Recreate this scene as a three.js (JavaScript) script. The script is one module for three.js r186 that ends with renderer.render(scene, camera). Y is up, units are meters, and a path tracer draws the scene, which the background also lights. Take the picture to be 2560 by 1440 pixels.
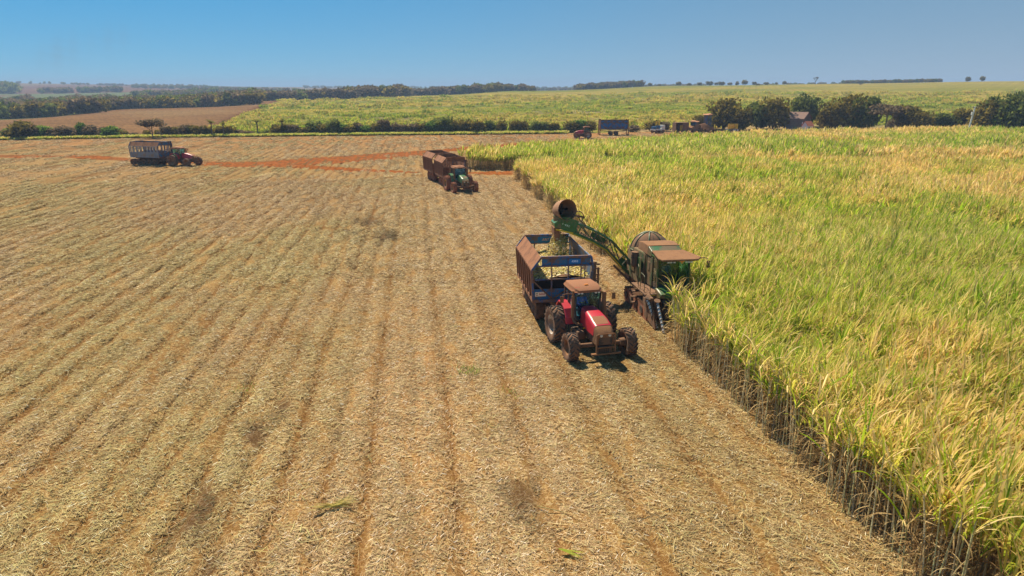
import * as THREE from 'three';
import { mergeGeometries, toCreasedNormals } from 'three/addons/utils/BufferGeometryUtils.js';
import { RoundedBoxGeometry } from 'three/addons/geometries/RoundedBoxGeometry.js';
import { MarchingCubes } from 'three/addons/objects/MarchingCubes.js';

// ---------------------------------------------------------------- camera, sky, sun, exposure
const scene = new THREE.Scene();
const CAM_H = 13, PITCH = 16.3 * Math.PI / 180, YAW = 7.77 * Math.PI / 180, FPX = 1707;
const camera = new THREE.PerspectiveCamera(2 * Math.atan(720 / FPX) * 180 / Math.PI, 16 / 9, 0.5, 9000);
camera.rotation.order = 'YXZ';
camera.position.set(0, CAM_H, 0);
camera.rotation.set(-PITCH, -YAW, 0);

const renderer = new THREE.WebGLRenderer({ antialias: true });
renderer.toneMapping = THREE.LinearToneMapping;
renderer.toneMappingExposure = 1.6;
renderer.shadowMap.enabled = true;

const SUN = new THREE.Vector3(-0.29, 1, -0.67).normalize();
const sun = new THREE.DirectionalLight(new THREE.Color(1.0, 0.89, 0.69), 5.0);
sun.position.set(SUN.x * 300 + 20, SUN.y * 300, SUN.z * 300 - 80);
sun.target.position.set(20, 0, -80);
sun.castShadow = true;
sun.shadow.mapSize.set(4096, 4096);
sun.shadow.radius = 1;
Object.assign(sun.shadow.camera, { left: -160, right: 160, top: 160, bottom: -160, near: 1, far: 900 });
sun.name = 'sun';
scene.add(sun, sun.target);

function makeSky() {
  const W = 2048, H = 1024, data = new Float32Array(W * H * 4);
  const mix = (a, b, t) => a + (b - a) * t, clampS = (v) => 1 / (1 + Math.exp(-4 * (v - 0.5)));
  for (let r = 0; r < H; r++) {
    const el = ((r + 0.5) / H - 0.5) * 180;
    for (let c = 0; c < W; c++) {
      const az = ((c + 0.5) / W - 0.5) * 2 * Math.PI;           // direction (cos az, ., sin az)
      const x = Math.cos(az), z = Math.sin(az);
      // clear dry-season air: pale grey-blue at the rim, deeper and purer blue above; a touch purer on the west side (-x)
      const side = clampS(0.56 - 1.05 * (x * 0.985 + z * 0.17));
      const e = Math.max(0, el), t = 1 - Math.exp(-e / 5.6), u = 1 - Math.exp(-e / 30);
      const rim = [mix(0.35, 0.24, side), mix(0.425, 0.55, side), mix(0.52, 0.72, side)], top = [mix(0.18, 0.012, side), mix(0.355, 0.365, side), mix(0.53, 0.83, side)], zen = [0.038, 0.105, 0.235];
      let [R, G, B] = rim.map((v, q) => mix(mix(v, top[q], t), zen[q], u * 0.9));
      // thin smoke of a distant field fire
      const px = Math.atan2(x, -z) * 57.3, smoke = 0.34 * Math.exp(-(((px + 25.5 - e * 0.5) / 1.1) ** 2) - (((e - 2.2) / 1.1) ** 2)) + 0.2 * Math.exp(-(((px + 22.4 - e * 0.4) / 1.3) ** 2) - (((e - 3.2) / 1.0) ** 2));
      const puff = smoke * (0.5 + 0.5 * Math.sin(px * 4.1 + e * 5.3) * Math.sin(e * 6.1 - px * 2.2 + 1)); R = mix(R, 0.2, puff); G = mix(G, 0.27, puff); B = mix(B, 0.35, puff);
      const o = (r * W + c) * 4;
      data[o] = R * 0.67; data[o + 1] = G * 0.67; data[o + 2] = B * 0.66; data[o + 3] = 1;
    }
  }
  const tx = new THREE.DataTexture(data, W, H, THREE.RGBAFormat, THREE.FloatType);
  tx.mapping = THREE.EquirectangularReflectionMapping;
  tx.magFilter = THREE.LinearFilter; tx.minFilter = THREE.LinearFilter;
  tx.needsUpdate = true;
  return tx;
}
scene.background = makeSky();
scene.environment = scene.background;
scene.fog = new THREE.FogExp2(new THREE.Color(0.48, 0.66, 0.95), 0.0003);

// ---------------------------------------------------------------- small helpers
let _s = 12345;
const seed = (n) => { _s = n | 0; };
const rnd = () => { _s = (_s + 0x6d2b79f5) | 0; let t = Math.imul(_s ^ (_s >>> 15), 1 | _s); t = (t + Math.imul(t ^ (t >>> 7), 61 | t)) ^ t; return ((t ^ (t >>> 14)) >>> 0) / 4294967296; };
const rr = (a, b) => a + (b - a) * rnd();
const pick = (a) => a[Math.floor(rnd() * a.length)];
const clamp = (x, a = 0, b = 1) => Math.min(b, Math.max(a, x));
const lerp = (a, b, t) => a + (b - a) * t;
const sstep = (a, b, x) => { const t = clamp((x - a) / (b - a)); return t * t * (3 - 2 * t); };
const hash2 = (ix, iy, k = 0) => { let h = Math.imul(ix, 374761393) ^ Math.imul(iy, 668265263) ^ Math.imul(k, 2246822519); h = Math.imul(h ^ (h >>> 13), 1274126177); return ((h ^ (h >>> 16)) >>> 0) / 4294967296; };
function noise(x, y, k = 0) {
  const ix = Math.floor(x), iy = Math.floor(y), fx = x - ix, fy = y - iy, u = fx * fx * (3 - 2 * fx), v = fy * fy * (3 - 2 * fy);
  return lerp(lerp(hash2(ix, iy, k), hash2(ix + 1, iy, k), u), lerp(hash2(ix, iy + 1, k), hash2(ix + 1, iy + 1, k), u), v);
}
const fbm = (x, y, k = 0, n = 4) => { let s = 0, a = 0.5, t = 0; for (let i = 0; i < n; i++) { s += a * noise(x, y, k + i); t += a; a *= 0.5; x = x * 2.03 + 17.1; y = y * 2.03 + 5.7; } return s / t; };
const V = (x, y, z) => new THREE.Vector3(x, y, z);
const col = (r, g, b) => new THREE.Color().setRGB(r, g, b);

const taken = new Map();
function numbered(name) { const n = taken.get(name) ?? 0; taken.set(name, n + 1); return n ? `${name}_${String(n).padStart(3, '0')}` : name; }
function shade(o) { o.traverse((m) => { if (m.isMesh) { m.castShadow = true; m.receiveShadow = true; } }); return o; }
function thing(name, label, category, pos = [0, 0, 0], turn = 0, group) {
  const o = new THREE.Group(); o.name = numbered(name); o.position.set(...pos); o.rotation.y = turn;
  o.userData = { label, category }; if (group) o.userData.group = group;
  scene.add(o); return o;
}
function tag(o, label, category, group, kind) { if (label) o.userData.label = label; if (category) o.userData.category = category; if (group) o.userData.group = group; if (kind) o.userData.kind = kind; return o; }
function structure(name, geo, mat, label) { const m = new THREE.Mesh(geo, mat); m.name = numbered(name); m.userData = { kind: 'structure', label: label ?? name.replace(/_/g, ' ') }; m.receiveShadow = true; m.castShadow = true; scene.add(m); return m; }
// merge any mix of geometries into one part
function merged(geos) {
  const list = geos.flat(9).filter(Boolean).map((g) => {
    let h = g.index ? g.toNonIndexed() : g;
    const k = new THREE.BufferGeometry();
    k.setAttribute('position', h.attributes.position);
    if (!h.attributes.normal) h.computeVertexNormals();
    k.setAttribute('normal', h.attributes.normal);
    k.setAttribute('uv', h.attributes.uv ?? new THREE.BufferAttribute(new Float32Array(h.attributes.position.count * 2), 2));
    return k;
  });
  return list.length === 1 ? list[0] : mergeGeometries(list);
}
function part(parent, name, geos, mat, label) {
  const m = new THREE.Mesh(merged([geos]), mat); m.name = name; m.castShadow = true; m.receiveShadow = true;
  if (label) m.userData.label = label;
  parent.add(m); return m;
}
// strip the harvester has just cut, and the machine itself
const inHarvester = (x, z) => (z < -33.7 && z > -104.5 && x < 14.5 + 0.25 * Math.sin(z * 0.7)) || (x < 15.3 && z < -33.6 && z > -42.2) || (x < 15.8 && z < -34.9 && z > -42.2);
// ---------------------------------------------------------------- terrain
// direction of a compass column: the columns are given by where they meet the skyline, x = 0 ... 2560 across the view
const azOf = (px) => Math.atan2(px - 1280, FPX * Math.cos(PITCH) + 498 * Math.sin(PITCH)) + YAW;
const polar = (px, R) => { const a = azOf(px); return [Math.sin(a) * R, -Math.cos(a) * R]; };
const PROFILES = [
  [-700, [[205, 0], [240, -0.5], [360, -1], [430, -2], [520, -5], [800, -5], [1200, 0], [1600, 5], [2600, 24], [3500, 30], [5200, 30]]],
  [0, [[205, 0], [240, -0.5], [370, -0.5], [430, -2], [520, -5], [800, -5], [1200, 0], [1600, 5], [2600, 27], [3500, 33], [5200, 30]]],
  [350, [[205, 0], [260, -0.5], [480, 1], [540, -3], [800, -4], [1200, 1], [2000, 14], [3000, 26], [5200, 24]]],
  [700, [[205, 0], [230, -0.5], [600, 3.4], [680, 0], [900, -3], [1300, 2], [2000, 8], [3000, 18], [5200, 18]]],
  [1000, [[205, 0], [240, 0], [700, 5.8], [780, 3], [1100, -2], [1800, 5], [3000, 16], [5200, 15]]],
  [1300, [[205, 0], [260, 0.5], [800, 10.2], [900, 8], [1200, 4], [2000, 8], [3000, 14], [5200, 14]]],
  [1700, [[205, 0], [260, 1], [900, 16.2], [1000, 16], [1500, 14], [3000, 15], [5200, 14]]],
  [2100, [[205, 0], [260, 1], [950, 18.6], [1100, 18.8], [1500, 17], [3000, 18], [5200, 15]]],
  [2560, [[205, 0], [260, 1], [1000, 20.6], [1300, 22], [3000, 20], [5200, 15]]],
  [3600, [[205, 0], [260, 1], [1000, 20], [1300, 22], [3000, 20], [5200, 15]]],
].map(([px, pts]) => [azOf(px), pts]);
function profileH(pts, R) {
  if (R <= pts[0][0]) return pts[0][1];
  for (let i = 1; i < pts.length; i++) if (R < pts[i][0]) { const t = (R - pts[i - 1][0]) / (pts[i][0] - pts[i - 1][0]); return lerp(pts[i - 1][1], pts[i][1], t); }
  return pts[pts.length - 1][1];
}
function farH(x, z) {
  const R = Math.hypot(x, z), a = Math.atan2(x, -z);
  if (R < 205) return 0;
  let h;
  if (a <= PROFILES[0][0]) h = profileH(PROFILES[0][1], R);
  else if (a >= PROFILES[PROFILES.length - 1][0]) h = profileH(PROFILES[PROFILES.length - 1][1], R);
  else for (let i = 1; i < PROFILES.length; i++) if (a < PROFILES[i][0]) {
    const t = (a - PROFILES[i - 1][0]) / (PROFILES[i][0] - PROFILES[i - 1][0]);
    h = lerp(profileH(PROFILES[i - 1][1], R), profileH(PROFILES[i][1], R), t * t * (3 - 2 * t)); break;
  }
  return h + (fbm(x / 160, z / 160, 3, 2) - 0.5) * 1.6 * sstep(230, 500, R);
}
// furrows and wheel ruts left by the harvest, 2.9 m apart
const EDGE_X = 13.4;
const rutOf = (x, z) => { const w = (fbm(z / 17, Math.round((x - 0.75) / 2.9) * 7.3, 11, 2) - 0.5) * 0.3; const d = (x - 0.75 - w) / 2.9; return Math.abs(d - Math.round(d)) * 2.9; };
const midOf = (x, z) => { const w = (fbm(z / 13, Math.round((x - 2.2) / 2.9) * 5.1, 19, 2) - 0.5) * 0.3; const d = (x - 2.2 - w) / 2.9; return Math.abs(d - Math.round(d)) * 2.9; };
function fieldY(x, z) {
  let h = farH(x, z);
  if (x < 16 && z > -200 && Math.abs(x) < 200) {
    const k = sstep(14, 11, x) * sstep(-205, -150, z);
    const left = sstep(1, -8, x);
    const r = rutOf(x, z), m = midOf(x, z), uneven = 0.55 + 0.9 * fbm(x / 3, z / 5, 23, 2);
    h += k * (-(0.11 + 0.03 * left) * uneven * Math.exp(-((r / 0.26) ** 2)) + 0.045 * Math.exp(-(((r - 0.55) / 0.28) ** 2)) - (0.04 + 0.06 * left) * uneven * Math.exp(-((m / 0.24) ** 2)));
    h += k * ((fbm(x / 0.7, z / 1.1, 31, 2) - 0.5) * 0.06 + (fbm(x / 4, z / 6, 37, 2) - 0.5) * 0.08 + left * (fbm(x / 0.6, z / 0.9, 41, 2) - 0.5) * 0.04);
  }
  return h;
}
// the red dirt tracks: centre lines [x, z, half width]
const ROADS = [
  [[-130, -165, 2.6], [-85, -151, 2.6], [-66, -147.2, 2.4], [-53, -139, 2.2], [-38, -131, 2.6], [-31, -128.6, 4.0], [-25, -129.5, 5.6], [-18, -132.8, 6.2], [-11, -137.8, 6.0], [-3.6, -144, 5.2], [4.9, -151, 3.2], [13, -158.5, 3.2], [25, -166.5, 3.2], [48, -178, 3.2], [80, -189, 3], [120, -196, 3]],
  [[-28, -127.5, 1.2], [-21, -124, 2.2], [-12, -118, 1.9], [-4, -113.6, 1.2], [0, -111.4, 0.5]],
  [[6.5, -110.6, 0.9], [9.7, -109.8, 1.9], [14, -109.3, 2.2], [26, -107.5, 2.2], [48, -104.5, 2.4], [75, -101.5, 2.6], [110, -99, 2.8], [160, -97, 3]],
];
function roadDist(x, z) {
  let best = 1e9;
  if (z > -90 || z < -205) return best;
  for (const R of ROADS) for (let i = 1; i < R.length; i++) {
    const [x0, z0, w0] = R[i - 1], [x1, z1, w1] = R[i], dx = x1 - x0, dz = z1 - z0;
    const t = clamp(((x - x0) * dx + (z - z0) * dz) / (dx * dx + dz * dz));
    best = Math.min(best, Math.hypot(x - x0 - dx * t, z - z0 - dz * t) - lerp(w0, w1, t));
  }
  return best + (fbm(x / 2.2, z / 2.2, 5, 3) - 0.5) * 2.4;
}
const soilBare = (x, z) => {   // 0 straw covered ... 1 bare red soil
  const r = rutOf(x, z), n = fbm(x / 1.3, z / 4, 51, 3), left = sstep(2, -8, x);
  let s = Math.exp(-((r / 0.2) ** 2)) * (0.5 + 0.5 * sstep(0.32, 0.62, n)) * (0.85 + 0.15 * left);
  s = Math.max(s, Math.exp(-((midOf(x, z) / 0.18) ** 2)) * (0.3 + 0.7 * sstep(0.36, 0.62, fbm(x / 1.7, z / 5, 57, 3))) * (0.3 + 0.65 * left));
  s = Math.max(s, 0.55 * sstep(0.62, 0.8, fbm(x / 2.1, z / 4.6, 63, 4)) * (0.2 + 0.8 * left));
  s = Math.max(s, sstep(0.3, -0.9, roadDist(x, z)));
  return s;
};
// the last swaths beside the cane: fresher, greener-brown trash
const freshAt = (x, z) => sstep(5.5, 8.5, x + (fbm(x / 2, z / 5, 151, 2) - 0.5) * 4) * sstep(-46, -38, z) * sstep(14.5, 13, x);
// patches where the old charred trash lies open, dark grey-brown
const DARK = [[-5.3, -70, 1.4, 3.2], [-3.1, -62.5, 1.3, 3.6], [-6.7, -65, 1.6, 0.8], [-6.7, -25.2, 0.55, 1.5], [-7.4, -20, 0.6, 2.2], [3.1, -19.3, 0.7, 1.8], [-6.1, -27.5, 0.5, 1.3], [-6.2, -17.5, 0.5, 0.9]];
const darkAt = (x, z) => { let s = 0; for (const [a, b, u, v] of DARK) { const d = Math.hypot((x - a) / u, (z - b) / v); if (d < 1.6) s = Math.max(s, sstep(1.25, 0.35, d + (fbm(x * 2.2, z * 1.4, 71, 3) - 0.5) * 1.5)); } return s; };

// tileable straw litter: thousands of short strokes, used as colour and relief
function strawTexture(N, count, tones, base, lenR, wR) {
  const cv = document.createElement('canvas'); cv.width = cv.height = N;
  const c = cv.getContext('2d'); c.fillStyle = base; c.fillRect(0, 0, N, N); c.lineCap = 'round';
  for (let i = 0; i < count; i++) {
    const x = rnd() * N, y = rnd() * N, a = rnd() * Math.PI, l = rr(...lenR), k = rr(-0.35, 0.35) * l;
    c.strokeStyle = pick(tones); c.globalAlpha = rr(0.5, 1); c.lineWidth = rr(...wR);
    const ca = Math.cos(a), sa = Math.sin(a);
    for (const ox of [-N, 0, N]) for (const oy of [-N, 0, N]) {
      const X = x + ox, Y = y + oy;
      if (X < -l || Y < -l || X > N + l || Y > N + l) continue;
      c.beginPath(); c.moveTo(X - ca * l / 2, Y - sa * l / 2); c.quadraticCurveTo(X - sa * k, Y + ca * k, X + ca * l / 2, Y + sa * l / 2); c.stroke();
    }
  }
  const t = new THREE.CanvasTexture(cv); t.wrapS = t.wrapT = THREE.RepeatWrapping; t.colorSpace = THREE.SRGBColorSpace; t.anisotropy = 8;
  return t;
}
function noiseTexture(N, f, k = 0) {   // tileable value noise, greys, for roughness and relief
  const d = new Uint8Array(N * N * 4), per = f;
  const tn = (x, y, p, kk) => { const ix = Math.floor(x), iy = Math.floor(y), fx = x - ix, fy = y - iy, u = fx * fx * (3 - 2 * fx), v = fy * fy * (3 - 2 * fy), m = (a) => ((a % p) + p) % p; return lerp(lerp(hash2(m(ix), m(iy), kk), hash2(m(ix + 1), m(iy), kk), u), lerp(hash2(m(ix), m(iy + 1), kk), hash2(m(ix + 1), m(iy + 1), kk), u), v); };
  for (let y = 0; y < N; y++) for (let x = 0; x < N; x++) {
    let s = 0, a = 0.5, p = per, t = 0;
    for (let o = 0; o < 5; o++) { s += a * tn(x / N * p, y / N * p, p, k + o); t += a; a *= 0.55; p *= 2; }
    const g = Math.round(255 * s / t), o = (y * N + x) * 4; d[o] = d[o + 1] = d[o + 2] = g; d[o + 3] = 255;
  }
  const t = new THREE.DataTexture(d, N, N); t.wrapS = t.wrapT = THREE.RepeatWrapping; t.magFilter = THREE.LinearFilter; t.minFilter = THREE.LinearMipmapLinearFilter; t.generateMipmaps = true; t.needsUpdate = true;
  return t;
}
seed(7);
const strawTones = ['#cfae80', '#bf9c6e', '#ab8658', '#d8bb8e', '#a17a50', '#8d6946', '#c2a878', '#7f6041', '#e4d3b0', '#b4945e', '#a89560', '#97764e'];
const strawMap = strawTexture(1024, 19000, strawTones, '#86663f', [8, 34], [1.2, 4]);
const grit = noiseTexture(512, 16, 3);

// the open field
{
  const xs = [], zs = [];
  for (let x = -210; x < -44; x += 2.6) xs.push(x);
  for (let x = -44; x < 15; x += 0.19) xs.push(x);
  for (let x = 15; x <= 262; x += 3) xs.push(x);
  for (let z = 70; z > 0; z -= 3) zs.push(z);
  for (let z = 0; z > -60; z -= 0.38) zs.push(z);
  for (let z = -60; z > -120; z -= 0.9) zs.push(z);
  for (let z = -120; z >= -206.5; z -= 1.3) zs.push(z);
  const nx = xs.length, nz = zs.length, pos = new Float32Array(nx * nz * 3), uv = new Float32Array(nx * nz * 2), cl = new Float32Array(nx * nz * 3);
  const straw = [0.94, 0.91, 0.82], soil = [0.52, 0.40, 0.28], dark = [0.4, 0.38, 0.4], grey = [0.88, 0.88, 0.74], pink = [1.04, 0.92, 0.84];
  for (let j = 0; j < nz; j++) for (let i = 0; i < nx; i++) {
    const x = xs[i], z = zs[j], o = j * nx + i;
    pos[o * 3] = x; pos[o * 3 + 1] = fieldY(x, z); pos[o * 3 + 2] = z;
    uv[o * 2] = (x + z * 0.13) / 6.7; uv[o * 2 + 1] = (z - x * 0.13) / 6.7;
    let s = soilBare(x, z), d = darkAt(x, z);
    const g = sstep(0.35, 0.75, fbm(x / 9, z / 20, 81, 3)) * sstep(8, -6, x), p = sstep(0.4, 0.8, fbm(x / 7, z / 15, 87, 3)) * sstep(-10, 2, x);
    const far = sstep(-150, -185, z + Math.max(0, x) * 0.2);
    for (let c = 0; c < 3; c++) {
      let v = straw[c]; v = lerp(v, grey[c], g); v = lerp(v, pink[c], p);
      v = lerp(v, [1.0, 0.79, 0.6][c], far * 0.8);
      v *= (0.86 + 0.28 * fbm(x / 1.1, z / 2.2, 93, 3)) * (0.9 + 0.2 * fbm(x / 14, z / 9, 95, 3));
      v *= lerp(1, [0.84, 0.85, 0.78][c], freshAt(x, z));
      v = lerp(v, soil[c] * (0.8 + 0.4 * fbm(x / 0.8, z / 0.8, 97, 3)), s);
      v = lerp(v, dark[c], d * 0.95);
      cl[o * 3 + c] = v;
    }
  }
  const idx = [];
  for (let j = 0; j < nz - 1; j++) for (let i = 0; i < nx - 1; i++) { const a = j * nx + i, b = a + 1, c = a + nx, d = c + 1; idx.push(a, b, c, b, d, c); }
  const geo = new THREE.BufferGeometry();
  geo.setAttribute('position', new THREE.BufferAttribute(pos, 3)); geo.setAttribute('uv', new THREE.BufferAttribute(uv, 2)); geo.setAttribute('color', new THREE.BufferAttribute(cl, 3));
  geo.setIndex(idx); geo.computeVertexNormals();
  structure('ground', geo, new THREE.MeshPhysicalMaterial({ name: 'straw litter', specularIntensity: 0.1, map: strawMap, color: col(0.82, 0.81, 0.80), vertexColors: true, roughness: 1, bumpMap: strawMap, bumpScale: 0.02 }), 'harvested field covered in pale cane straw');
}

// land beyond the field: the cane hill, the ploughed field, the valley and the far ridges
const PLOUGH_A = polar(455, 222), PLOUGH_B = polar(700, 620);
const ploughSide = (x, z) => (PLOUGH_B[0] - PLOUGH_A[0]) * (z - PLOUGH_A[1]) - (PLOUGH_B[1] - PLOUGH_A[1]) * (x - PLOUGH_A[0]);   // < 0: west of the field edge
const crestR = (x, z) => { const a = Math.atan2(x, -z); const c = [[-700, 400], [0, 400], [350, 490], [700, 610], [1000, 710], [1300, 810], [1700, 910], [2100, 960], [2560, 1010], [3600, 1010]]; for (let i = 1; i < c.length; i++) if (a < azOf(c[i][0])) { const a0 = azOf(c[i - 1][0]); return lerp(c[i - 1][1], c[i][1], clamp((a - a0) / (azOf(c[i][0]) - a0))); } return 1010; };
{
  const az = [], Rs = [];
  for (let a = -180; a < -62; a += 6) az.push(a); for (let a = -62; a < 78; a += 0.3) az.push(a); for (let a = 78; a <= 180; a += 6) az.push(a);
  for (let R = 170; R < 5600; R *= 1.014) Rs.push(R);
  const na = az.length, nr = Rs.length, pos = new Float32Array(na * nr * 3), cl = new Float32Array(na * nr * 3), uv = new Float32Array(na * nr * 2);
  for (let j = 0; j < nr; j++) for (let i = 0; i < na; i++) {
    const a = az[i] * Math.PI / 180, R = Rs[j], x = Math.sin(a) * R, z = -Math.cos(a) * R, o = j * na + i;
    let h = farH(x, z); if (z > -206.5 && x > -210 && x < 262) h -= 0.5;
    const cR = crestR(x, z), n1 = fbm(x / 90, z / 38, 101, 4), n2 = fbm(x / 26, z / 12, 107, 4), n3 = fbm(x / 8, z / 5, 109, 3);
    let c;
    if (R < cR + 8) {
      if (ploughSide(x, z) < 0 && z < -214) {
        const t = 0.75 + 0.5 * n2; c = [0.215 * t, 0.112 * t, 0.042 * t];
        const e = sstep(-2600, -200, ploughSide(x, z)); c = [lerp(c[0], 0.14, e), lerp(c[1], 0.052, e), lerp(c[2], 0.019, e)];
        const v = 0.8 * sstep(0.42, 0.7, fbm(x / 60, z / 30, 113, 3)); c = [lerp(c[0], 0.26, v), lerp(c[1], 0.158, v), lerp(c[2], 0.065, v)];
      } else {
        const g = sstep(0.38, 0.6, n1 * 0.55 + n2 * 0.45) * (1 - 0.55 * sstep(200, 700, x) - 0.2 * sstep(450, 850, R)), br = sstep(0.6, 0.74, fbm(x / 70, z / 16, 117, 4)) * sstep(900, 300, R);
        c = [lerp(0.35, 0.15, g), lerp(0.265, 0.18, g), lerp(0.042, 0.013, g)];
        c = [lerp(c[0], 0.30, br * 0.7), lerp(c[1], 0.21, br * 0.7), lerp(c[2], 0.11, br * 0.7)];
        const f = 0.85 + 0.3 * n3; c = c.map((v) => v * f);
        if (z < -204 && z > -215) { const t = sstep(-215, -209, z) * sstep(60, 30, x); c = [lerp(c[0], 0.26, t), lerp(c[1], 0.30, t), lerp(c[2], 0.07, t)]; }
        if (x > 60 && R < 300) { const t = sstep(300, 250, R) * 0.7; c = [lerp(c[0], 0.36, t), lerp(c[1], 0.25, t), lerp(c[2], 0.13, t)]; }
      }
    } else {
      const cell = fbm(x / 420, z / 520, 121, 2), k = fbm(x / 60, z / 60, 125, 3), px = (Math.tan(a - YAW) * 1777) + 1280;
      const red = [0.17, 0.085, 0.05], grn = [0.13, 0.15, 0.05], tan = [0.21, 0.145, 0.08];
      const w = R > 1500 && px < 520 ? 1 : sstep(0.42, 0.5, cell) * (px < 1000 ? 1 : 0.3);
      c = [0, 1, 2].map((q) => lerp(grn[q], (cell > 0.56 ? tan : red)[q], w) * (0.75 + 0.5 * k));
    }
    pos[o * 3] = x; pos[o * 3 + 1] = h; pos[o * 3 + 2] = z; uv[o * 2] = x / 14; uv[o * 2 + 1] = z / 14;
    cl.set(c.map((v) => v * 1.6), o * 3);
  }
  const idx = [];
  for (let j = 0; j < nr - 1; j++) for (let i = 0; i < na - 1; i++) { const a = j * na + i, b = a + 1, c = a + na, d = c + 1; idx.push(a, c, b, b, c, d); }
  const geo = new THREE.BufferGeometry();
  geo.setAttribute('position', new THREE.BufferAttribute(pos, 3)); geo.setAttribute('uv', new THREE.BufferAttribute(uv, 2)); geo.setAttribute('color', new THREE.BufferAttribute(cl, 3));
  geo.setIndex(idx); geo.computeVertexNormals();
  structure('hills', geo, new THREE.MeshPhysicalMaterial({ name: 'far fields', specularIntensity: 0.1, map: grit, vertexColors: true, roughness: 1, bumpMap: grit, bumpScale: 0.8 }), 'rolling cane hill, ploughed field and hazy far ridges');
}

// red dirt tracks as sheets just above the straw
for (const [k, R] of ROADS.entries()) {
  const curve = new THREE.CatmullRomCurve3(R.map(([x, z]) => V(x, 0, z))), n = 260, pos = [], uv = [], idx = [], M = 7;
  for (let i = 0; i <= n; i++) {
    const u = i / n, p = curve.getPointAt(u), t = curve.getTangentAt(u);
    let w = 0, bd = 1e9; for (let q = 1; q < R.length; q++) { const [x0, z0, w0] = R[q - 1], [x1, z1, w1] = R[q], dx = x1 - x0, dz = z1 - z0, tt = clamp(((p.x - x0) * dx + (p.z - z0) * dz) / (dx * dx + dz * dz)), d = Math.hypot(p.x - x0 - dx * tt, p.z - z0 - dz * tt); if (d < bd) { bd = d; w = lerp(w0, w1, tt); } }
    for (let m = 0; m < M; m++) {
      const s = m / (M - 1) * 2 - 1, e = w * (0.8 + 0.55 * fbm(p.x / 4 + s * 9, p.z / 4, 133 + k, 3)) * (0.35 + 0.65 * sstep(0, 0.04, u)) ;
      const x = p.x - t.z * s * e, z = p.z + t.x * s * e;
      pos.push(x, fieldY(x, z) + 0.035 + 0.012 * k + (1 - Math.abs(s)) * 0.02 - (Math.abs(s) > 0.99 ? 0.05 : 0), z); uv.push(x / 5, z / 5);
    }
  }
  for (let i = 0; i < n; i++) for (let m = 0; m < M - 1; m++) { const a = i * M + m, b = a + 1, c = a + M, d = c + 1; idx.push(a, b, c, b, d, c); }
  const geo = new THREE.BufferGeometry();
  geo.setAttribute('position', new THREE.Float32BufferAttribute(pos, 3)); geo.setAttribute('uv', new THREE.Float32BufferAttribute(uv, 2)); geo.setIndex(idx); geo.computeVertexNormals();
  if (geo.attributes.normal.getY(10) < 0) { geo.setIndex(idx.map((_, q) => idx[q - (q % 3) + [0, 2, 1][q % 3]])); geo.computeVertexNormals(); }
  structure('dirt_track', geo, new THREE.MeshPhysicalMaterial({ name: 'red soil', specularIntensity: 0.1, color: col(0.44, 0.135, 0.026), map: grit, roughness: 1, bumpMap: grit, bumpScale: 0.05 }), ['red dirt track crossing the harvested field', 'short red dirt path branching off the track', 'bare red path between the two blocks of cane'][k]);
}
// ---------------------------------------------------------------- straw litter lying on the field
const ribbonMat = new THREE.MeshPhysicalMaterial({ name: 'dry straw', specularIntensity: 0.15, vertexColors: true, roughness: 0.9, side: THREE.DoubleSide });
class Blades {   // collects leaf ribbons and thin stalks with a colour for each corner
  constructor() { this.p = []; this.c = []; this.i = []; }
  ribbon(pts, widths, side, c0, c1) {   // pts: Vector3[], side: Vector3
    const b = this.p.length / 3, n = pts.length;
    for (let k = 0; k < n; k++) {
      const w = widths[k] / 2, q = pts[k], t = n > 1 ? k / (n - 1) : 0;
      this.p.push(q.x - side.x * w, q.y - side.y * w, q.z - side.z * w, q.x + side.x * w, q.y + side.y * w, q.z + side.z * w);
      for (let s = 0; s < 2; s++) for (let z = 0; z < 3; z++) this.c.push(lerp(c0[z], c1[z], t));
    }
    for (let k = 0; k < n - 1; k++) { const a = b + k * 2; this.i.push(a, a + 1, a + 2, a + 1, a + 3, a + 2); }
  }
  rod(a, b, r0, r1, c0, c1, sides = 5) {
    const base = this.p.length / 3, d = b.clone().sub(a).normalize(), u = Math.abs(d.y) > 0.9 ? V(1, 0, 0) : V(0, 1, 0), s = d.clone().cross(u).normalize(), t = d.clone().cross(s);
    for (let e = 0; e < 2; e++) for (let k = 0; k < sides; k++) {
      const g = k / sides * Math.PI * 2, r = e ? r1 : r0, o = e ? b : a;
      this.p.push(o.x + (s.x * Math.cos(g) + t.x * Math.sin(g)) * r, o.y + (s.y * Math.cos(g) + t.y * Math.sin(g)) * r, o.z + (s.z * Math.cos(g) + t.z * Math.sin(g)) * r);
      const c = e ? c1 : c0; this.c.push(c[0], c[1], c[2]);
    }
    for (let k = 0; k < sides; k++) { const k1 = (k + 1) % sides, q = base + k, r = base + k1; this.i.push(q, r, q + sides, r, r + sides, q + sides); }
  }
  geometry() {
    const g = new THREE.BufferGeometry();
    g.setAttribute('position', new THREE.Float32BufferAttribute(this.p, 3)); g.setAttribute('color', new THREE.Float32BufferAttribute(this.c, 3));
    g.setIndex(this.i); g.computeVertexNormals(); return g;
  }
}
const jit = (c, a) => { const k = 1 + rr(-a, a); return c.map((v) => v * k); };
const STRAW = [[0.494, 0.366, 0.189], [0.443, 0.318, 0.165], [0.381, 0.26, 0.132], [0.33, 0.217, 0.11], [0.546, 0.424, 0.25], [0.412, 0.307, 0.152], [0.278, 0.185, 0.1], [0.453, 0.382, 0.183]];
const PALE = [0.72, 0.64, 0.5];
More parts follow.
